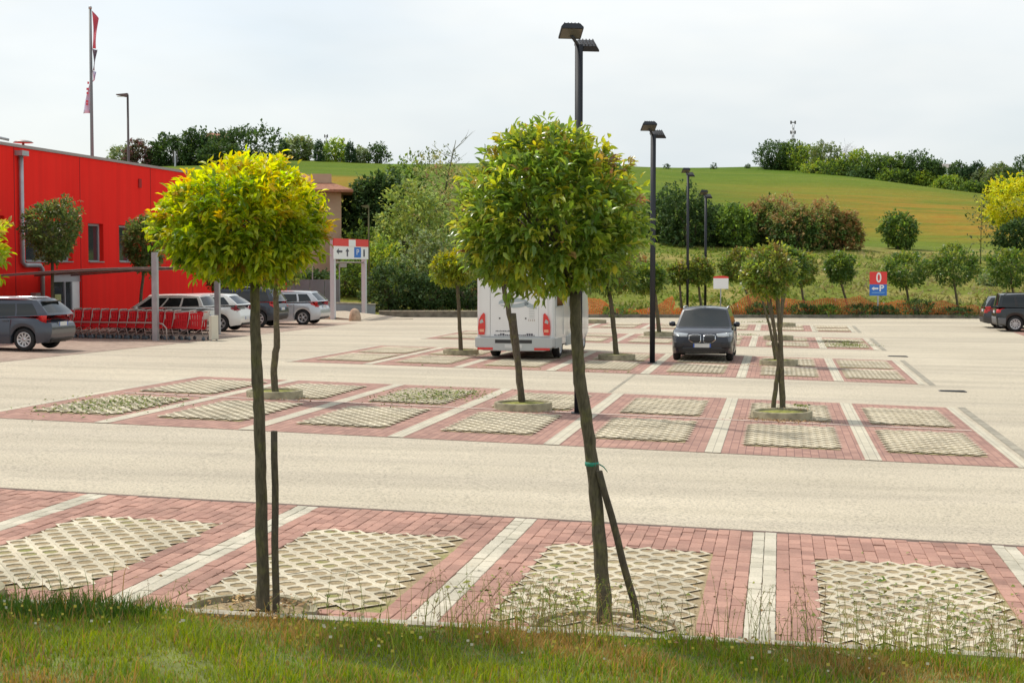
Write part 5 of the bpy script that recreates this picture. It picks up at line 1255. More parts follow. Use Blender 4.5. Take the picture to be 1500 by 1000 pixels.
    def fp(c, t): z0 = interp(zb_, xfront(t)); return (xfront(t) + bow_f*(1-c*c), c*yh(t), z0 + (ze - z0)*t + (H-ze)*(1-c*c)*t**6)
    def rp(c, t): z0 = interp(zb_, xrear(t)); return (xrear(t) - bow_r*(1-c*c), c*yh(t), z0 + (ze - z0)*t + (H-ze)*(1-c*c)*t**6)
    for a, b in zip(cs[:-1], cs[1:]):
        for t0, t1 in zip(ts[:-1], ts[1:]):
            g = abs((a+b)/2) < .9 and .06 <= t0 and t1 <= .95
            addq(('windscreen', 0, 0) if g else None, [fp(a,t0), fp(b,t0), fp(b,t1), fp(a,t1)])
        for t0, t1 in zip(tr[:-1], tr[1:]):
            g = abs((a+b)/2) < rc and rt0 - .001 <= t0 and t1 <= rt1 + .001
            addq(('rear_window', 0, 0) if g else None, [rp(a,t0), rp(b,t0), rp(b,t1), rp(a,t1)])
        for i in range(8):
            def q(c, s): p0, p1 = rp(c, 1), fp(c, 1); x = p0[0] + (p1[0]-p0[0])*s; return (x, c*yh(1), ze + (H-ze)*(1-c*c) + S.get('arc', .03)*math.sin(math.pi*s)*1.0)
            addq(None, [q(a,i/8), q(b,i/8), q(b,(i+1)/8), q(a,(i+1)/8)])
    # lift the side header with the roof's arc is ignored: the rails cover it
    body.add(G2.v, G2.f, 0, True); body.mi = body.mi[:-len(G2.f)] + G2.mi
    bo = body.build('body', [pm, M['plastic']], root)
    bm = bmesh.new(); bm.from_mesh(bo.data); bmesh.ops.remove_doubles(bm, verts=bm.verts, dist=.0008); bmesh.ops.recalc_face_normals(bm, faces=bm.faces); bm.to_mesh(bo.data); bm.free()
    es = bo.modifiers.new('edges', 'EDGE_SPLIT'); es.split_angle = R(38)
    allv, allf = list(V), [list(f) for f in F] + [list(f) for fs in dm.values() for f in fs]
    for src in [G2, *glass.values()]: o = len(allv); allv += src.v; allf += [[i+o for i in f] for f in src.f]
    bvh = BVHTree.FromPolygons([Vector(v) for v in allv], allf)
    for (di, side), fs in dm.items():
        mb = MB(); idx = sorted({i for f in fs for i in f}); mp = {i: k for k, i in enumerate(idx)}
        mb.add([(V[i][0], V[i][1] + side*.004, V[i][2]) for i in idx], [[mp[i] for i in f] for f in fs], 0, True); d = mb.build('door', pm, root)
        a, b = S['doors'][di]; hx = a + .14; hz = S.get('handle_z', .86)
        h = bvh.ray_cast(Vector((hx, side*3, hz)), Vector((0, -side, 0)))[0]
        if h: MB().box(hx-.09, min(h.y, h.y+side*.035), hz-.014, hx+.09, max(h.y, h.y+side*.035), hz+.014).build('handle', S.get('handle', pm), d)
        sm_ = MB()
        for xx in (a, b):
            p0 = [bvh.ray_cast(Vector((xx, side*3, z)), Vector((0, -side, 0)))[0] for z in np.linspace(cl+.06, interp(sh, xx)-.05, 8)]
            p0 = [p for p in p0 if p is not None and abs(p.y) > hw*.8]
            if len(p0) > 2: sm_.tube([p + Vector((0, side*.004, 0)) for p in p0], .006, 4)
        if sm_.v: tag(sm_.build('door_gap', M['plastic'], d), kind='stuff')
    for (nm, k, side), mb in glass.items():
        o = mb.build(nm, M['glass_car'], root)
        bm = bmesh.new(); bm.from_mesh(o.data); bmesh.ops.remove_doubles(bm, verts=bm.verts, dist=.0008); bmesh.ops.recalc_face_normals(bm, faces=bm.faces); bm.to_mesh(o.data); bm.free()
    # surface pieces: outlines given in the front/rear view (y, z) or side view (x, z), laid on the body
    def conform(mb, top, bot, ax, sgn, off=.010, nn=10, mm=4, mi=0):
        base = len(mb.v); g = []
        for i in range(nn+1):
            f = i/nn; a0 = interp_poly(top, f); b0 = interp_poly(bot, f)
            for j in range(mm+1):
                q = j/mm; u, z = a0[0]+(b0[0]-a0[0])*q, a0[1]+(b0[1]-a0[1])*q
                o, d = (Vector((sgn*6, u, z)), Vector((-sgn, 0, 0))) if ax == 'x' else (Vector((u, sgn*3, z)), Vector((0, -sgn, 0)))
                h, nr, _, _ = bvh.ray_cast(o, d)
                if h is None: h, nr, _, _ = bvh.find_nearest(Vector((sgn*L/2, u, z)) if ax == 'x' else Vector((u, sgn*hw, z)))
                if nr.dot(d) > 0: nr = -nr
                g.append(h + nr*off*.5)
        k = mm+1; mb.add(g, [(i*k+j, i*k+j+1, (i+1)*k+j+1, (i+1)*k+j) for i in range(nn) for j in range(mm)], mi, True)
    def interp_poly(pl, f):
        k = f*(len(pl)-1); i = min(int(k), len(pl)-2); q = k - i; return (pl[i][0]+(pl[i+1][0]-pl[i][0])*q, pl[i][1]+(pl[i+1][1]-pl[i][1])*q)
    for nm, mat, pieces, mirror in S.get('pieces', []):
        for sd in ((1, -1) if mirror else (1,)):
            mb = MB()
            for ax, sgn, top, bot in pieces:
                if ax == 'x': conform(mb, [(u*sd, z) for u, z in top], [(u*sd, z) for u, z in bot], 'x', sgn)
                else: conform(mb, top, bot, 'y', sgn*sd)
            o = mb.build(nm, M[mat] if isinstance(mat, str) else mat, root); s = o.modifiers.new('thick', 'SOLIDIFY'); s.thickness = .005; s.offset = 0
    for x, wd in ((xf, 1), (xr, 1)):
        for sd in (1, -1): wheel(root, x, sd*(hw - .125), rw, .21, S.get('spokes', 5), S.get('rim', M['alloy']), sd)
    # dark floor and wheel housings
    ub = MB().box(-L/2+.25, -hw+.24, cl+.02, L/2-.25, hw-.24, cl+.22)
    for c in (xf, xr): ub.box(c-ra-.03, -hw+.25, rw-.02, c+ra+.03, hw-.25, rw+ra+.03)
    ub.box(xr+ra+.05, -hw*.8, cl+.2, xf-ra-.05, hw*.8, min(interp(sh, 0)-.1, .8))
    ub.build('underbody', M['plastic'], root)
    zmir = S.get('mirror_z', interp(sh, xc)+.08); xm = S.get('mirror_x', xc-.28)
    for sd in (1, -1):
        mb = MB(); mb.lathe([(.001, -.06), (.07, -.055), (.095, -.01), (.085, .05), (.001, .065)], 12, axis='y'); mb.v = [(x*.75+xm, y*1.6 + sd*(hw+.06), z*.85+zmir) for x, y, z in mb.v]
        mb.box(xm-.03, min(sd*hw*.88, sd*hw), zmir-.05, xm+.03, max(sd*hw*.88, sd*hw), zmir-.02); mb.build('mirror', S.get('mirror', pm), root)
    for nm, mat, x0, y0, z0, x1, y1, z1 in S.get('boxes', []):
        MB().box(x0, y0, z0, x1, y1, z1).build(nm, M[mat] if isinstance(mat, str) else mat, root)
    if 'plate' in S:
        for sgn, z in S['plate']:
            h = bvh.ray_cast(Vector((sgn*6, 0, z)), Vector((-sgn, 0, 0)))[0]
            x0, x1 = sorted((h.x - sgn*.02, h.x + sgn*.018)); p = MB().box(x0, -.26, z-.057, x1, .26, z+.057).build('number_plate', M['plate'], root)
            for yy in (-.262, .222): MB().box(min(h.x + sgn*.018, h.x + sgn*.022), yy, z-.056, max(h.x + sgn*.018, h.x + sgn*.022), yy+.04, z+.056).build('plate_band', M['plate_blue'], p)
    if S.get('rails'):
        for sd in (1, -1): MB().tube([(xb+.15, sd*(yr-.02), ze+.02), (xb+.3, sd*(yr-.0), ze+.07), (xa-.35, sd*(yr-.0), ze+.07), (xa-.2, sd*(yr-.02), ze+.02)], .018, 6).build('roof_rail', M[S['rails']], root)
    return root
A_LEFT, A_RIGHT, A_NEAR, A_AWAY = math.atan2(ST, -CT), math.atan2(-ST, CT), math.atan2(-CT, -ST), math.atan2(CT, ST)
def park(u, v, ang, rear_u=None, L=0):
    X, Y = uv2w(u, v); return (X, Y, gz(X, Y))

def hatch(L=4.3, W=1.8, H=1.48, **k):
    a = L/2
    S = dict(L=L, W=W, H=H, xf=a-.85, xr=-a+.82, shoulder=[(-a, .90), (-a+.5, .95), (0, .93), (a-1.25, .93), (a-.55, .82), (a-.12, .70), (a, .62)],
             front=[(.2, -.06), (.45, 0), (.62, -.02), (.8, -.12)], rear=[(.2, -.08), (.45, 0), (.6, -.01), (.75, -.06), (1, -.12)],
             belt=[(-a, .98), (a-1.3, .90)], cowl=a-1.15, roof_f=a-1.85, roof_r=-a+.38, rear_base=-a+.10, windows=[(.06, .27), (.30, .56), (.585, .93)], plate=[(-1, .82), (1, .45)],
             doors=[(-.25, a-1.30), (-a+1.22, -.25)])
    S.update(k); return S
# grey estate car, rear left, cut by the frame
a = 4.55/2
S1 = hatch(L=4.55, W=1.77, H=1.49, rw=.325, spokes=10, paint=paint('grey_car_paint', (.05, .058, .078), .25), rear_pow=1.3, cl=.20,
    shoulder=[(-a, .80), (-a+.35, .92), (-a+.9, .95), (0, .92), (a-1.25, .92), (a-.55, .82), (a-.12, .70), (a, .62)],
    rear=[(.2, -.16), (.4, -.03), (.55, 0), (.72, 0), (.85, -.10), (1, -.2)], belt=[(-a, 1.02), (-a+.8, .98), (a-1.3, .90)], roof_r=-a+.52, rear_base=-a+.10, rr=.15, windows=[(.09, .29), (.305, .56), (.58, .93)],
    rear_t0=.16, rear_t1=.86, glass_top=.80, plate=[(-1, .76)], rails='chrome',
    pieces=[('tail_light', 'red_lens', [('x', -1, [(.30, .98), (.6, .99), (.80, .99)], [(.30, .88), (.6, .87), (.80, .83)]), ('y', 1, [(-a+.12, .97), (-a+.5, 1.0), (-a+.62, .985)], [(-a+.10, .82), (-a+.4, .90), (-a+.62, .975)])], True),
            ('tail_band', simple('dark_red_garnish', (.30, .05, .06), .25, coat=.5), [('x', -1, [(-.30, .97), (.30, .97)], [(-.30, .89), (.30, .89)])], False),
            ('bumper_trim', 'plastic', [('x', -1, [(-.7, .36), (.7, .36)], [(-.68, .24), (.68, .24)])], False)],
    boxes=[('spoiler', 'plastic', -a+.30, -.52, 1.385, -a+.62, .52, 1.415)])
car('parked_car', 'dark grey estate car at the left edge with a red rear light', S1, park(-20.35-a, 41.75, 0), A_LEFT)
# white older off-roader behind the trolleys
a = 4.1/2
S2 = hatch(L=4.1, W=1.72, H=1.46, rw=.31, cl=.20, spokes=5, paint=paint('cream_white_paint', (.78, .78, .73), .0, .35), glass_top=.85,
    shoulder=[(-a, .84), (-a+.4, .89), (0, .89), (a-1.2, .89), (a-.4, .82), (a, .68)], belt=[(-a, 1.02), (a, .93)], rear=[(.2, -.1), (.5, 0), (.8, -.03), (1.0, -.06)],
    roof_r=-a+.30, rear_base=-a+.08, windows=[(.05, .30), (.33, .57), (.60, .92)], rear_t0=.10, plate=[(-1, .66)], handle_z=.82, yr=.74,
    pieces=[('tail_light', 'red_lens', [('x', -1, [(.66, .86), (.80, .86)], [(.66, .66), (.80, .66)])], True), ('bumper_trim', 'plastic', [('x', -1, [(-.76, .48), (.76, .48)], [(-.76, .34), (.76, .34)])], False)])
car('parked_car', 'white boxy car parked just behind the last trolley', S2, park(-21.1-a, 55.6, 0), A_LEFT)
# white rounded hatchback
a = 4.32/2
S3 = hatch(L=4.32, W=1.77, H=1.46, rw=.325, spokes=5, paint=paint('white_car_paint', (.74, .74, .70), .0, .3), rear_pow=1.2,
    shoulder=[(-a, .84), (-a+.35, .97), (0, .94), (a-1.25, .92), (a-.5, .82), (a-.1, .70), (a, .60)], rear=[(.2, -.12), (.4, 0), (.58, 0), (.75, -.08), (1, -.16)], belt=[(-a, 1.04), (0, .97), (a, .88)],
    roof_r=-a+.62, rear_base=-a+.13, rr=.17, windows=[(.10, .22), (.26, .55), (.58, .92)], rear_t0=.12, plate=[(-1, .52)],
    pieces=[('tail_light', simple('smoky_red_lens', (.35, .05, .06), .2, coat=.5), [('x', -1, [(.46, .93), (.80, .95)], [(.48, .84), (.80, .82)]), ('y', 1, [(-a+.10, .93), (-a+.42, .93)], [(-a+.08, .82), (-a+.34, .86)])], True), ('exhaust_trim', 'plastic', [('x', -1, [(-.55, .34), (.55, .34)], [(-.55, .24), (.55, .24)])], False)])
car('parked_car', 'white rounded hatchback between the boxy white car and the dark off-roader', S3, park(-20.75-a, 58.5, 0), A_LEFT)
# dark off-roader
a = 4.53/2
S4 = hatch(L=4.53, W=1.82, H=1.68, rw=.36, cl=.27, spokes=7, paint=paint('dark_blue_grey_paint', (.035, .045, .06)), rear_pow=1.2,
    shoulder=[(-a, .98), (-a+.4, 1.05), (0, 1.03), (a-1.2, 1.02), (a-.5, .95), (a, .78)], belt=[(-a, 1.10), (a, 1.02)], rear=[(.2, -.14), (.5, 0), (.8, -.02), (1.1, -.12)],
    roof_r=-a+.42, rear_base=-a+.10, windows=[(.07, .27), (.31, .57), (.60, .92)], rear_t0=.12, plate=[(-1, .78)], handle_z=.98, rails='chrome',
    pieces=[('tail_light', 'red_lens', [('x', -1, [(.68, 1.12), (.82, 1.12)], [(.64, .86), (.84, .86)]), ('y', 1, [(-a+.12, 1.10), (-a+.36, 1.06)], [(-a+.10, .88), (-a+.30, .92)])], True), ('bumper_trim', 'plastic', [('x', -1, [(-.82, .58), (.82, .58)], [(-.82, .34), (.82, .34)])], False)])
car('parked_car', 'dark blue grey off-roader partly behind the straight tree trunk', S4, park(-20.95-a, 63.6, 0), A_LEFT)
# silver estate
a = 4.56/2
S5 = hatch(L=4.56, W=1.82, H=1.50, rw=.33, spokes=5, paint=paint('silver_white_paint', (.52, .54, .56), .25), rear_pow=1.3,
    shoulder=[(-a, .84), (-a+.35, .98), (0, .95), (a-1.3, .92), (a-.5, .82), (a-.1, .70), (a, .60)], rear=[(.2, -.14), (.42, 0), (.62, 0), (.8, -.08), (1, -.18)], belt=[(-a, 1.05), (0, .97), (a, .88)],
    roof_r=-a+.55, rear_base=-a+.12, rr=.16, windows=[(.09, .27), (.30, .56), (.585, .93)], rear_t0=.12, plate=[(-1, .80)],
    pieces=[('tail_light', 'red_lens', [('x', -1, [(.52, .98), (.82, 1.0)], [(.56, .86), (.82, .80)]), ('y', 1, [(-a+.11, 1.0), (-a+.55, 1.03)], [(-a+.09, .80), (-a+.40, .90)])], True), ('bumper_trim', 'plastic', [('x', -1, [(-.7, .36), (.7, .36)], [(-.7, .25), (.7, .25)])], False)])
car('parked_car', 'silver estate car parked nearest to the height portal', S5, park(-20.2-a, 67.4, 0), A_LEFT)
# dark blue crossover facing the camera
a = 4.45/2
S6 = hatch(L=4.45, W=1.84, H=1.58, rw=.345, cl=.22, spokes=10, paint=paint('midnight_blue_paint', (.005, .008, .020), .0, .3), rf=.15,
    shoulder=[(-a, .95), (-a+.4, 1.02), (0, 1.0), (a-1.25, 1.02), (a-.55, .97), (a-.2, .90), (a, .80)], front=[(.2, -.10), (.38, -.02), (.55, 0), (.75, -.02), (.95, -.14)], belt=[(-a, 1.06), (a-1.1, .99)],
    cowl=a-1.10, roof_f=a-1.85, yr=.74, bow_f=.18, plate=[(1, .50)], rails='chrome',
    pieces=[('headlight', 'clear_lens', [('x', 1, [(.42, .845), (.62, .865), (.80, .87)], [(.44, .76), (.62, .755), (.80, .77)]), ('y', 1, [(a-.42, .88), (a-.20, .875)], [(a-.36, .80), (a-.18, .77)])], True),
            ('grille_rim', 'chrome', [('x', 1, [(.035, .81), (.10, .83), (.30, .83), (.40, .80)], [(.035, .60), (.10, .57), (.28, .57), (.40, .66)])], True),
            ('lower_intake', 'plastic', [('x', 1, [(-.72, .45), (.72, .45)], [(-.66, .24), (.66, .24)])], False), ('fog_recess', 'plastic', [('x', 1, [(.56, .58), (.84, .62)], [(.58, .42), (.84, .42)])], True), ('skid_strip', 'alloy', [('x', 1, [(-.5, .285), (.5, .285)], [(-.48, .262), (.48, .262)])], False)])

c6 = car('parked_car', 'dark blue crossover parked facing the camera beside the tall floodlight', S6, park(-2.26, 46.25 + a, 0), A_NEAR)
def grille_inner():
    src = [o for o in c6.children if o.name.startswith('grille_rim')]
    for o in src:
        g = o.copy(); g.data = o.data.copy(); g.name = 'grille'; g.data.materials.clear(); g.data.materials.append(M['plastic']); C.objects.link(g)
        c = sum((v.co for v in g.data.vertices), Vector())/len(g.data.vertices)
        for v in g.data.vertices: v.co = Vector((v.co.x + .014, c.y + (v.co.y - c.y)*.90, c.z + (v.co.z - c.z)*.88))
grille_inner()
# right: dark compact off-roader and the car behind it
a = 4.24/2
S7 = hatch(L=4.24, W=1.80, H=1.69, rw=.35, cl=.25, spokes=10, paint=paint('black_green_paint', (.008, .011, .012), .0), rear_pow=.9,
    shoulder=[(-a, 1.0), (-a+.4, 1.06), (0, 1.05), (a-1.1, 1.05), (a-.4, 1.0), (a, .88)], belt=[(-a, 1.11), (a, 1.04)], rear=[(.2, -.10), (.5, 0), (.9, -.02), (1.1, -.05)], roof_r=-a+.20, rear_base=-a+.07, yr=.77,
    windows=[(.05, .25), (.29, .56), (.59, .92)], rear_t0=.10, plate=[(-1, .88)], rails='plastic', handle_z=.98, black_pillars=True,
    pieces=[('tail_light', 'red_lens', [('x', -1, [(.64, 1.04), (.82, 1.04)], [(.64, .84), (.82, .84)]), ('y', 1, [(-a+.06, 1.03), (-a+.2, 1.03)], [(-a+.06, .86), (-a+.2, .86)])], True), ('bumper_trim', simple('worn_grey_trim', (.14, .14, .145), .7), [('x', -1, [(-.84, .66), (.84, .66)], [(-.84, .32), (.84, .32)]), ('y', -1, [(-a+.08, .62), (-a+.42, .62)], [(-a+.10, .32), (-a+.40, .32)])], False)])
car('parked_car', 'dark boxy off-roader at the right edge with pale alloy wheels', S7, park(9.5+a, 72.2, 0), A_RIGHT)
a = 4.2/2
S8 = hatch(L=4.2, W=1.78, H=1.48, rw=.31, spokes=5, paint=paint('dark_grey_paint', (.05, .05, .055)), pieces=[('tail_light', 'red_lens', [('x', -1, [(.58, 1.0), (.82, 1.0)], [(.58, .72), (.82, .72)]), ('y', 1, [(-a+.08, 1.0), (-a+.34, 1.02)], [(-a+.06, .74), (-a+.3, .80)])], True), ('bumper_trim', 'plastic', [('x', -1, [(-.7, .5), (.7, .5)], [(-.7, .28), (.7, .28)])], False)])
car('parked_car', 'dark car with a big red tail light half hidden behind the boxy off-roader', S8, park(9.3+a, 75.0, 0), A_RIGHT)

# ------------------------------------------------------------------ motorhome
def motorhome():
    X, Y = uv2w(-7.62, 44.5); root = thing('motorhome', 'white motorhome seen from behind with tall red tail lights', 'motorhome', (X, Y, gz(X, Y)), A_AWAY - R(3.0))
    W, H, L = 2.30, 2.80, 6.9; hw = W/2; white = paint('motorhome_white', (.74, .74, .73), 0, .35)
    # x forward, rear face at x = 0; outline of the cross-section with rounded upper corners
    def sec(x, s=1.0, zb=.42):
        pts = []; r = .16
        for (cx, cz, a0) in ((hw*s - r, H - r - .0, 0), (-(hw*s - r), H - r, 90)):
            for k in range(7): t = R(a0 + 15*k); pts.append((cx + r*math.cos(t), cz + r*math.sin(t)))
        pts += [(-hw*s, 1.2), (-hw*s, zb), (hw*s, zb), (hw*s, 1.2)]
        return [(x, y, z) for y, z in pts]
    def cab(x, s, h): return [(x, y*s, .62 + (z - .62)*h) for _, y, z in sec(0)]
    rings = [sec(.05, .965), sec(.0, .90)]; rings = [[(x + (.0 if k else 0), y, z) for x, y, z in r_] for k, r_ in enumerate(rings)]
    rings = [[(p[0], p[1], p[2]) for p in sec(0.0, .955)], sec(.06, .985), sec(.16, 1.0), sec(5.2, 1.0), cab(5.3, .94, .96), cab(5.9, .92, .90), cab(6.3, .90, .62), cab(6.8, .86, .36)]
    mb = MB(); n = len(rings[0]); V = [p for r_ in rings for p in r_]; F = [(i*n+j, i*n+(j+1)%n, (i+1)*n+(j+1)%n, (i+1)*n+j) for i in range(len(rings)-1) for j in range(n)] + [tuple(range(n)), tuple(range((len(rings)-1)*n, len(rings)*n))]
    mb.add(V, F, 0, True); b = mb.build('body', white, root); b.modifiers.new('e', 'EDGE_SPLIT').split_angle = R(35)
    # rear panel details: y left is +, camera sees -x face
    def plate(nm, y0, z0, y1, z1, m, d=.02, parent=root, x=0): return MB().box(x-d, y0, z0, x-.002, y1, z1).build(nm, m, parent)
    pn = plate('rear_panel', -.72, 1.05, .72, 2.9, white, .035)
    grey = simple('pale_grey_trim', (.46, .48, .47), .5); lg = simple('logo_grey', (.36, .42, .44), .5)
    for y in (-.86, .86): plate('corner_panel', y-.13, 1.05, y+.13, 2.9, white, .05)
    # oval emblem: a swept lens shape with a light streak
    em = MB(); pts = [(.50*math.cos(t), .145*math.sin(t)) for t in np.linspace(0, 2*math.pi, 32, endpoint=False)]; em.prism([(y*.9+.02, z+2.03) for y, z in pts], -.043, -.036, axis='x'); e = em.build('emblem', lg, pn)
    em2 = MB(); em2.prism([(.55, 1.98), (.1, 2.045), (-.36, 2.07), (-.10, 2.01), (.25, 1.965)], -.049, -.044, axis='x'); em2.build('emblem_streak', white, e)
    MB().prism([(-.30, 2.10), (-.62, 1.95), (-.68, 1.86), (-.40, 1.90), (-.30, 1.98)], -.043, -.036, axis='x').build('emblem_wing', lg, pn)
    wn = plate('rear_window', -.62, 2.50, .62, 2.82, M['glass_car'], .05)
    for y in (.44, -.34): MB().box(-.05, y-.02, 1.56, -.036, y+.02, 1.60).build('latch', M['plastic'], pn)
    for k in range(6): MB().box(-.042, -.60, 1.60+k*.05, -.036, -.44, 1.615+k*.05).build('vent_slat', grey, pn)
    for k in range(4): MB().box(-.042, -.44-k*.055, 1.50, -.036, -.42-k*.055, 1.56).build('script_mark', simple('script_tan', (.45, .38, .33), .6), pn)
    t1 = MB(); r_ = random.Random(3)
    y = .56
    while y > .18: w_ = r_.uniform(.02, .05); t1.box(-.042, y-w_, 1.19, -.036, y, 1.21 + r_.uniform(0, .02)); y -= w_ + .012
    t1.build('script_line', M['sign_ink'], pn)
    t2 = MB(); y = .60
    while y > -.62: w_ = r_.uniform(.02, .055); hh = .07 if (.34 < y < .46 or -.50 < y < -.36) else r_.uniform(.02, .045); t2.box(-.042, y-w_, 1.07, -.036, y, 1.07 + hh); y -= w_ + .014
    t2.build('script_line', M['sign_ink'], pn)
    def light(sy):
        l = MB(); yy = sy*.97; out = [(.10, 1.10), (.115, 1.30), (.09, 1.52), (.02, 1.66), (-.06, 1.74), (-.10, 1.70), (-.11, 1.30), (-.09, 1.10)]
        l.prism([(yy + sy*y*.95, z) for y, z in out], -.10, .05, axis='x'); o = l.build('tail_light', M['red_lens'], root)
        MB().prism([(yy + sy*y, z) for y, z in [(.05, 1.42), (.06, 1.50), (-.02, 1.56), (-.06, 1.46)]], -.108, -.101, axis='x').build('reflector', M['clear_lens'], o)
        MB().prism([(yy + sy*y, z) for y, z in [(.06, 1.18), (.06, 1.26), (-.07, 1.26), (-.07, 1.18)]], -.108, -.101, axis='x').build('indicator', M['amber_lens'], o)
    light(1); light(-1)
    for o_ in root.children:
        if o_.name.startswith(('rear_panel', 'corner_panel', 'rear_window', 'tail_light')): o_.location.z -= .36
    bp = MB(); bp.prism([(-hw-.01, .67), (-hw-.01, .38), (-hw+.25, .27), (hw-.25, .27), (hw+.01, .38), (hw+.01, .67)], -.16, .30, axis='x'); bo = bp.build('bumper', grey, root)
    bv = bo.modifiers.new('b', 'BEVEL'); bv.width = .03; bv.segments = 2
    MB().box(-.167, -.55, .50, -.160, .55, .60).build('bumper_recess', M['plastic'], bo)
    MB().box(-.175, -.26, .36, -.160, .26, .47).build('number_plate', M['plate'], bo)
    for sy in (1, -1):
        MB().box(-.172, min(sy*.62, sy*1.08), .30, -.160, max(sy*.62, sy*1.08), .37).build('fog_light', M['red_lens'], bo)
    # side: windows, skirt, wheels
    for sy in (1, -1):
        for (x0, x1, z0, z1) in ((.35, 1.35, 1.52, 2.02), (2.4, 3.4, 1.52, 2.02)):
            f = MB().box(x0, min(sy*hw, sy*(hw+.03)), z0, x1, max(sy*hw, sy*(hw+.03)), z1).build('side_window', grey, root)
            MB().box(x0+.05, min(sy*(hw+.031), sy*(hw+.036)), z0+.05, x1-.05, max(sy*(hw+.031), sy*(hw+.036)), z1-.05).build('pane', M['glass_car'], f)
        MB().box(.3, min(sy*(hw-.05), sy*(hw+.02)), .34, 1.25, max(sy*(hw-.05), sy*(hw+.02)), .62).build('side_skirt', grey, root); MB().box(2.05, min(sy*(hw-.05), sy*(hw+.02)), .34, 4.7, max(sy*(hw-.05), sy*(hw+.02)), .62).build('side_skirt', grey, root)
    for x, sy in ((1.62, 1), (1.62, -1), (5.55, 1), (5.55, -1)): wheel(root, x, sy*(hw-.20), .34, .23, 7, M['alloy'], sy)
    MB().box(.4, -.85, .30, 6.3, .85, .41).build('underbody', M['plastic'], root)
    hatchd = MB().box(1.5, -hw-.012, .7, 1.515, -hw+.01, 2.5); hatchd.box(.28, -hw-.012, .7, .295, -hw+.01, 2.5); hatchd.build('panel_seam', grey, root)
    MB().box(3.0, -.45, H+.002, 3.7, .45, H+.12).build('roof_hatch', white, root)
motorhome()

# ------------------------------------------------------------------ trolley shelter and trolleys
def shelter():
    root = thing('trolley_shelter', 'grey steel trolley shelter with a curved smoked roof', 'shelter', (0, 0, 0), -TH)
    u0, u1, v0, v1 = -26.6, -20.75, 49.35, 55.2
    def zroof(u): q = (u - u0)/(u1 - u0); return 2.15 + .28*math.sin(q*1.5)
    z = guv(u1, v0)
    for v in (v0, v1): MB().box(u1-.09, v-.09, z-.3, u1+.09, v+.09, 3.2 if v == v0 else zroof(u1)+.2).build('post', M['steel'], root)
    MB().box(u0-.07, v0-.07, z-.3, u0+.07, v0+.07, zroof(u0)+.25).build('post', M['steel'], root)
    n = 14; us = [u0 + (u1-u0)*i/n for i in range(n+1)]
    for v in (v0, (v0+v1)/2, v1):
        mb = MB(); mb.tube([(u, v, zroof(u)+.22) for u in us], .032, 6); mb.build('roof_beam', M['cap'], root)
    for i in range(n):
        a, b = us[i], us[i+1]; za, zb = zroof(a)+.256, zroof(b)+.256
        MB().add([(a, v0-.1, za), (b-.02, v0-.1, zb), (b-.02, v1+.1, zb), (a, v1+.1, za), (a, v0-.1, za+.02), (b-.02, v0-.1, zb+.02), (b-.02, v1+.1, zb+.02), (a, v1+.1, za+.02)], [(0,1,2,3), (4,5,6,7), (0,1,5,4), (2,3,7,6), (1,2,6,5), (0,3,7,4)]).build('roof_panel', M['glass_panel'], root)
    # bent guard rail in front of the trolleys
    rl = MB(); zz = z + .62; vr = v0 + .12
    rl.tube([(-24.9, vr, zz), (-20.75, vr, zz-.02), (-20.55, vr, zz-.06), (-20.42, vr, zz-.2), (-20.40, vr, z-.1)], .026, 8); rl.build('guard_rail', M['cart_rail'], root)
M['cart_rail'] = simple('worn_rail', (.42, .34, .30), .45, .3)
shelter()
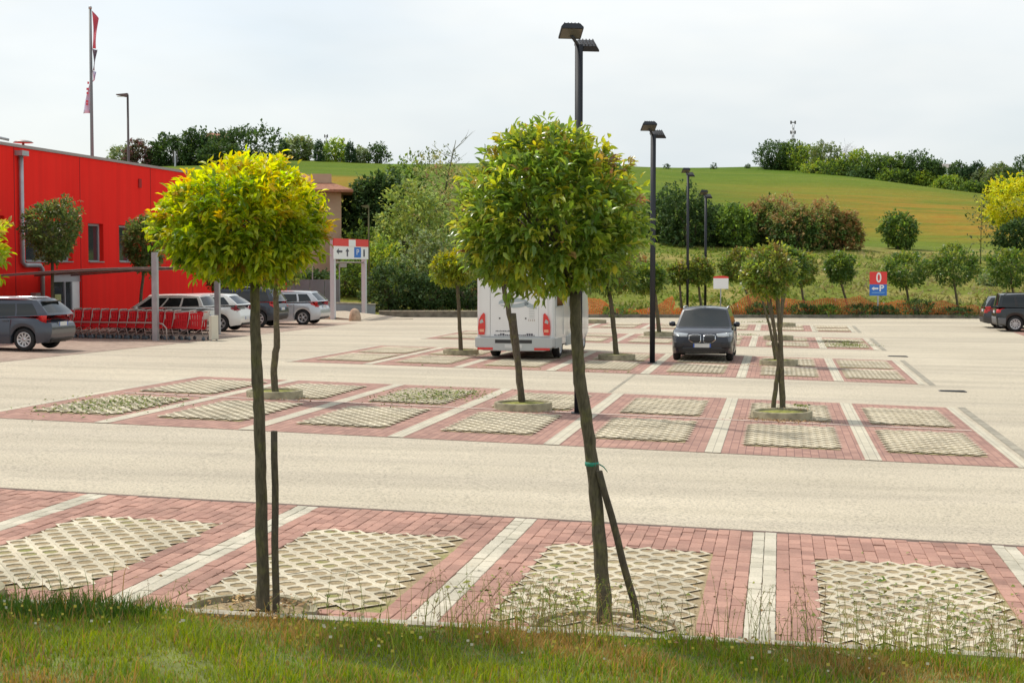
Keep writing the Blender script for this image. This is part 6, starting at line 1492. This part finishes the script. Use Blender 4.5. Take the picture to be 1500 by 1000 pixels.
def trolley_proto():
    t = thing('shopping_trolley', 'x', 'shopping trolley', (0, 0, 0), 0, 'red shopping trolleys nested in a row')
    # x to the front of the trolley; handle at x=0
    b = MB(); th = .012
    prof = [(.10, .97, .27), (.86, .88, .20)]          # x, top z, half width
    def wall(pts): b.add(pts, [tuple(range(len(pts)))])
    R0, F0 = (.10, .52, .25), (.80, .60, .17)
    def ribs(sy):
        n = 9
        for i in range(n):
            f0, f1 = i/n, (i + .78)/n
            def top(f): return (.06 + .80*f, sy*(.275 - .075*f), .98 - .08*f)
            def bot(f): return (.10 + .70*f, sy*(.25 - .07*f), .38 + .06*f)
            b.add([top(f0), top(f1), bot(f1), bot(f0)], [(0,1,2,3)])
        for q0, q1 in ((0, .12), (.46, .54), (.9, 1)):
            b.add([(.06, sy*.279, .98-.58*q0), (.86, sy*.204, .90-.44*q0), (.86-.06*q1, sy*.203, .90-.44*q1), (.06+.04*q1, sy*.279, .98-.58*q1)], [(0,1,2,3)])
    ribs(1); ribs(-1)
    b.add([(.86, -.20, .90), (.86, .20, .90), (.80, .18, .45), (.80, -.18, .45)], [(0,1,2,3)]); b.add([(.10, -.25, .385), (.10, .25, .385), (.80, .18, .445), (.80, -.18, .445)], [(0,1,2,3)])
    bo = b.build('basket', M['cart_red'], t); s = bo.modifiers.new('th', 'SOLIDIFY'); s.thickness = .01
    f = MB()
    for sy in (1, -1): f.tube([(-.02, sy*.26, 1.0), (.05, sy*.25, .60), (.10, sy*.25, .42), (.40, sy*.24, .24), (.85, sy*.20, .15)], .014, 6); f.tube([(.10, sy*.25, .42), (.02, sy*.27, .14)], .014, 6)
    f.tube([(.02, -.27, .16), (.02, .27, .16)], .012, 6); f.tube([(.85, -.2, .15), (.85, .2, .15)], .012, 6)
    f.build('frame', M['cart_rail'], t)
    MB().tube([(-.03, -.28, 1.01), (-.03, .28, 1.01)], .024, 8).build('handle', M['cart_pale'], t)
    MB().box(-.01, -.22, .72, .015, .22, .96).build('child_seat', M['cart_pale'], t)
    for x, y in ((.02, .26), (.02, -.26), (.82, .20), (.82, -.20)):
        w = MB(); w.lathe([(.001, -.016), (.062, -.014), (.065, 0), (.062, .014), (.001, .016)], 12, axis='y'); w.box(-.012, -.02, .0, .012, .02, .10); w.build('caster', M['caster'], t, (x, y, .066))
    return t
M['caster'] = simple('blue_grey_caster', (.10, .13, .15), .6)
proto = trolley_proto()
ordn = ['leftmost red trolley of the nested row, beside the dark grey estate car', 'second red trolley from the estate car end', 'third red trolley from the estate car end', 'fourth red trolley from the estate car end', 'fifth red trolley from the estate car end', 'red trolley in the middle of the row, sixth from the left', 'red trolley in the middle of the row, seventh from the left', 'eighth red trolley from the left', 'ninth red trolley from the left', 'tenth red trolley from the left', 'red trolley right behind the near steel post of the shelter', 'red trolley just right of the near steel post, third from the right end', 'second trolley from the right end of the row', 'rightmost trolley with its handle facing the white boxy car']
us_ = [-23.85 + .315*i for i in range(12)] + [-19.85, -19.35]
for i, uu in enumerate(us_):
    o = proto if i == 0 else copy_tree(proto)
    vv = 49.95 + .035*i; X, Y = uv2w(uu, vv); o.location = (X, Y, gz(X, Y)); o.rotation_euler = (0, 0, A_LEFT + random.uniform(-.03, .03)); o['label'] = ordn[i]
pb = thing('cream_board', 'small cream board standing at the right end of the trolley row', 'board', (*uv2w(-19.12, 50.5), guv(-19.12, 50.5)), -TH)
MB().box(-.05, -.35, .05, .05, .30, .86).build('board_face', M['cream'], pb)
for yy in (-.3, .25): MB().box(-.03, yy-.03, -.1, .03, yy+.03, .05).build('foot', M['steel'], pb)

# ================================================================== SMALL THINGS
def grass():
    r = np.random.default_rng(8); n = 90000
    u = r.uniform(-8.5, 4.5, n); d = np.abs(r.normal(size=n))*.0 + r.random(n)**1.15*3.0
    kv = kerb_v(u); v = kv - .13 - d + (r.random(n) < .04)*0
    # some tufts lean over the kerb
    clump = np.sin(u*3.1 + 1)*np.sin(v*4.3 + u) + .6*np.sin(u*7.7 + v*5) + r.normal(size=n)*.35
    left = np.clip((-u - 4.4)/.6, 0, 1)*np.clip(1 - d/.7, 0, 1)      # taller growth at the left corner
    h = np.clip(.058 + .026*clump + .09*left, .022, .26)*r.uniform(.6, 1.5, n)
    hh = np.where(r.random(n) < .03, h*2.0, h)
    Z = np.array([verge_z(a, b) for a, b in zip(u, v)]) - .01
    az = r.uniform(0, 2*np.pi, n); lean = hh*r.uniform(.15, .8, n)
    w = r.uniform(.0022, .0055, n)
    B = np.stack([u, v, Z], 1); D = np.stack([np.cos(az), np.sin(az), 0*az], 1); N = np.stack([-np.sin(az), np.cos(az), 0*az], 1)
    m_ = B + D*(lean*.35)[:, None] + np.array((0, 0, 1))*(hh*.62)[:, None]; tp = B + D*lean[:, None] + np.array((0, 0, 1))*(hh*.96)[:, None]
    V = np.stack([B - N*w[:, None], B + N*w[:, None], m_ - N*(w*.8)[:, None], m_ + N*(w*.8)[:, None], tp], 1).reshape(-1, 3)
    T = (np.array([(0,1,3), (0,3,2), (2,3,4)])[None] + (np.arange(n)*5)[:, None, None]).reshape(-1, 3)
    pat = np.sin(u*1.3 + .5)*np.sin(v*2.1 + 1.5*u) + r.normal(size=n)*.45
    g1, g2, dry, dk = np.array((.15, .245, .022)), np.array((.25, .315, .026)), np.array((.38, .25, .075)), np.array((.09, .175, .022))
    c = np.where((pat > .1)[:, None], g2, g1); c = np.where((pat < -.55)[:, None], dry, c); c = np.where((left > .2)[:, None], dk, c)
    c = np.where((r.random(n) < .12)[:, None], dry, c)*r.uniform(.75, 1.2, (n, 1))
    o = link('grass', tri_mesh('grass', V, T, M['grass'], np.repeat(c, 5, 0))); o.rotation_euler = (0, 0, -TH); tag(o, kind='stuff')
grass()
def stalks():
    r = np.random.default_rng(12); V = []; T = []; Cc = []
    def blade(pts, w, c):
        o = len(V)
        for k, p in enumerate(pts):
            ww = w*(1 - .6*k/(len(pts)-1)); V.append((p[0]-ww, p[1], p[2])); V.append((p[0]+ww, p[1], p[2])); Cc.extend([c, c])
        for k in range(len(pts)-1): a = o + 2*k; T.extend([(a, a+1, a+3), (a, a+3, a+2)])
    for i in range(620):
        z_ = r.random()
        if z_ < .42: u = r.normal(1.2, .75)
        elif z_ < .72: u = r.normal(-1.7, .55)
        else: u = r.uniform(-5.5, 3)
        d = abs(r.normal())*.25; v = kerb_v(u) - .13 - d + (.25 if r.random() < .2 else 0); z = verge_z(u, v); h = r.uniform(.16, .52)*(1 if u > -3.4 else .55); lx, ly = r.normal(size=2)*.10*h/.4
        c = [(.20, .25, .05), (.28, .28, .08), (.14, .20, .04), (.24, .16, .08)][r.integers(4)]
        P_ = [(u + lx*q*q, v + ly*q*q, z + h*q) for q in (0, .35, .7, 1)]
        blade(P_, .0022, c)
        if r.random() < .90:       # seed head: short spikelets
            for k in range(int(r.integers(4, 9))):
                q = r.uniform(.66, 1.02); p = (u + lx*q*q, v + ly*q*q, z + h*q); a = r.uniform(0, 6.28); e = (p[0] + math.cos(a)*.022, p[1] + math.sin(a)*.015, p[2] + .012 - .02*r.random())
                blade([p, ((p[0]+e[0])/2, (p[1]+e[1])/2, (p[2]+e[2])/2 + .004), e], .0035, (.30, .22, .11) if r.random() < .5 else c)
        else:
            for k in range(5):
                q = r.uniform(.2, .9); p = (u + lx*q*q, v + ly*q*q, z + h*q); a = r.uniform(0, 6.28); e = (p[0] + math.cos(a)*.035, p[1] + math.sin(a)*.03, p[2] + .03)
                blade([p, ((p[0]+e[0])/2, (p[1]+e[1])/2, (p[2]+e[2])/2 + .012), e], .004, c)
    o = link('tall_grass', tri_mesh('tall_grass', np.array(V), np.array(T), M['grass'], np.array(Cc))); o.rotation_euler = (0, 0, -TH); tag(o, kind='stuff')
stalks()
def scatter_leaves(name, spots, seed, cols, size=(.05, .025)):
    r = np.random.default_rng(seed); pos = []
    for (u, v, ru, rv, n, z) in spots:
        for _ in range(n): uu, vv = u + r.normal()*ru, v + r.normal()*rv; pos.append((uu, vv, z(uu, vv) if callable(z) else guv(uu, vv) + z))
    pos = np.array(pos); n = len(pos); a = r.uniform(0, 6.28, n); d = np.stack([np.cos(a), np.sin(a), r.normal(size=n)*.25], 1); up = nrm(np.array((0, 0, 1.)) + r.normal(size=(n, 3))*.5)
    V, T = leaf_cloud(pos, d, up, size[0]*r.uniform(.5, 1.2, n), size[1]*r.uniform(.7, 1.2, n), LEAF_MID_V, LEAF_MID_T)
    c = np.array(cols)[r.integers(len(cols), size=n)]*r.uniform(.7, 1.2, (n, 1))
    o = link(name, tri_mesh(name, V, T, M['litter'], np.repeat(c, 4, 0))); o.rotation_euler = (0, 0, -TH); tag(o, kind='stuff')
DRY = [(.40, .24, .10), (.30, .17, .07), (.52, .38, .20), (.24, .14, .06), (.46, .30, .12)]
scatter_leaves('leaf_litter', [(-4.03, 11.62, .2, .11, 190, .075), (-1.27, 11.82, .25, .13, 190, .065), (-6.5, 11.5, .2, .12, 60, .085), (-3.3, 11.15, .9, .16, 90, lambda a, b: verge_z(a, b)+.06), (-.6, 11.3, .9, .2, 80, lambda a, b: verge_z(a, b)+.05), (-3.0, 13.0, 2.4, .9, 55, .042), (0.4, 12.8, 2, .9, 45, .042)], 4, DRY)
scatter_leaves('dry_leaf_patch', [(.0, 29.1, .42, .16, 260, .036), (-9.6, 29.0, .3, .2, 60, .036), (-4.5, 28.9, .3, .2, 60, .036), (.3, 29.95, .3, .2, 40, .19), (-.6, 45.3, .4, .3, 80, .036)], 5, DRY)
WEED = [(.15, .21, .03), (.22, .26, .04), (.28, .28, .06), (.10, .16, .03)]
scatter_leaves('weeds', [(-12.0, 26.6, .5, 1.0, 900, .04), (-7.2, 30.9, .45, .9, 620, .04), (-6.7, 32.0, .4, .6, 300, .04), (2.5, 57.8, .4, .8, 600, .05), (1.25, 13.1, .45, .9, 300, .04), (-1.9, 12.6, .4, .6, 200, .04), (2.4, 59.9, .4, .4, 200, .05), (.42, 30.1, .07, .07, 80, .25), (-1.3, 61.6, .2, .2, 120, .15), (-.9, 73, .4, .4, 150, .2), (-4.0, 40.6, 2.5, .05, 60, .03)], 6, WEED, (.075, .03))
def flowers():
    r = np.random.default_rng(3); V = []; T = []
    for i in range(260):
        u = r.uniform(-7, 3.4); v = kerb_v(u) - .25 - r.random()*1.2; z = verge_z(u, v) + r.uniform(.05, .14); s = r.uniform(.006, .012); o = len(V)
        V += [(u-s, v, z), (u+s, v, z), (u+s, v+.3*s, z+s*1.6), (u-s, v+.3*s, z+s*1.6)]; T += [(o, o+1, o+2), (o, o+2, o+3)]
    c = np.repeat(np.array([(.60, .50, .08), (.62, .58, .42), (.55, .45, .06)])[r.integers(3, size=len(V)//4)], 4, 0)
    o = link('small_flowers', tri_mesh('small_flowers', np.array(V), np.array(T), M['litter'], c)); o.rotation_euler = (0, 0, -TH); tag(o, kind='stuff')
flowers()
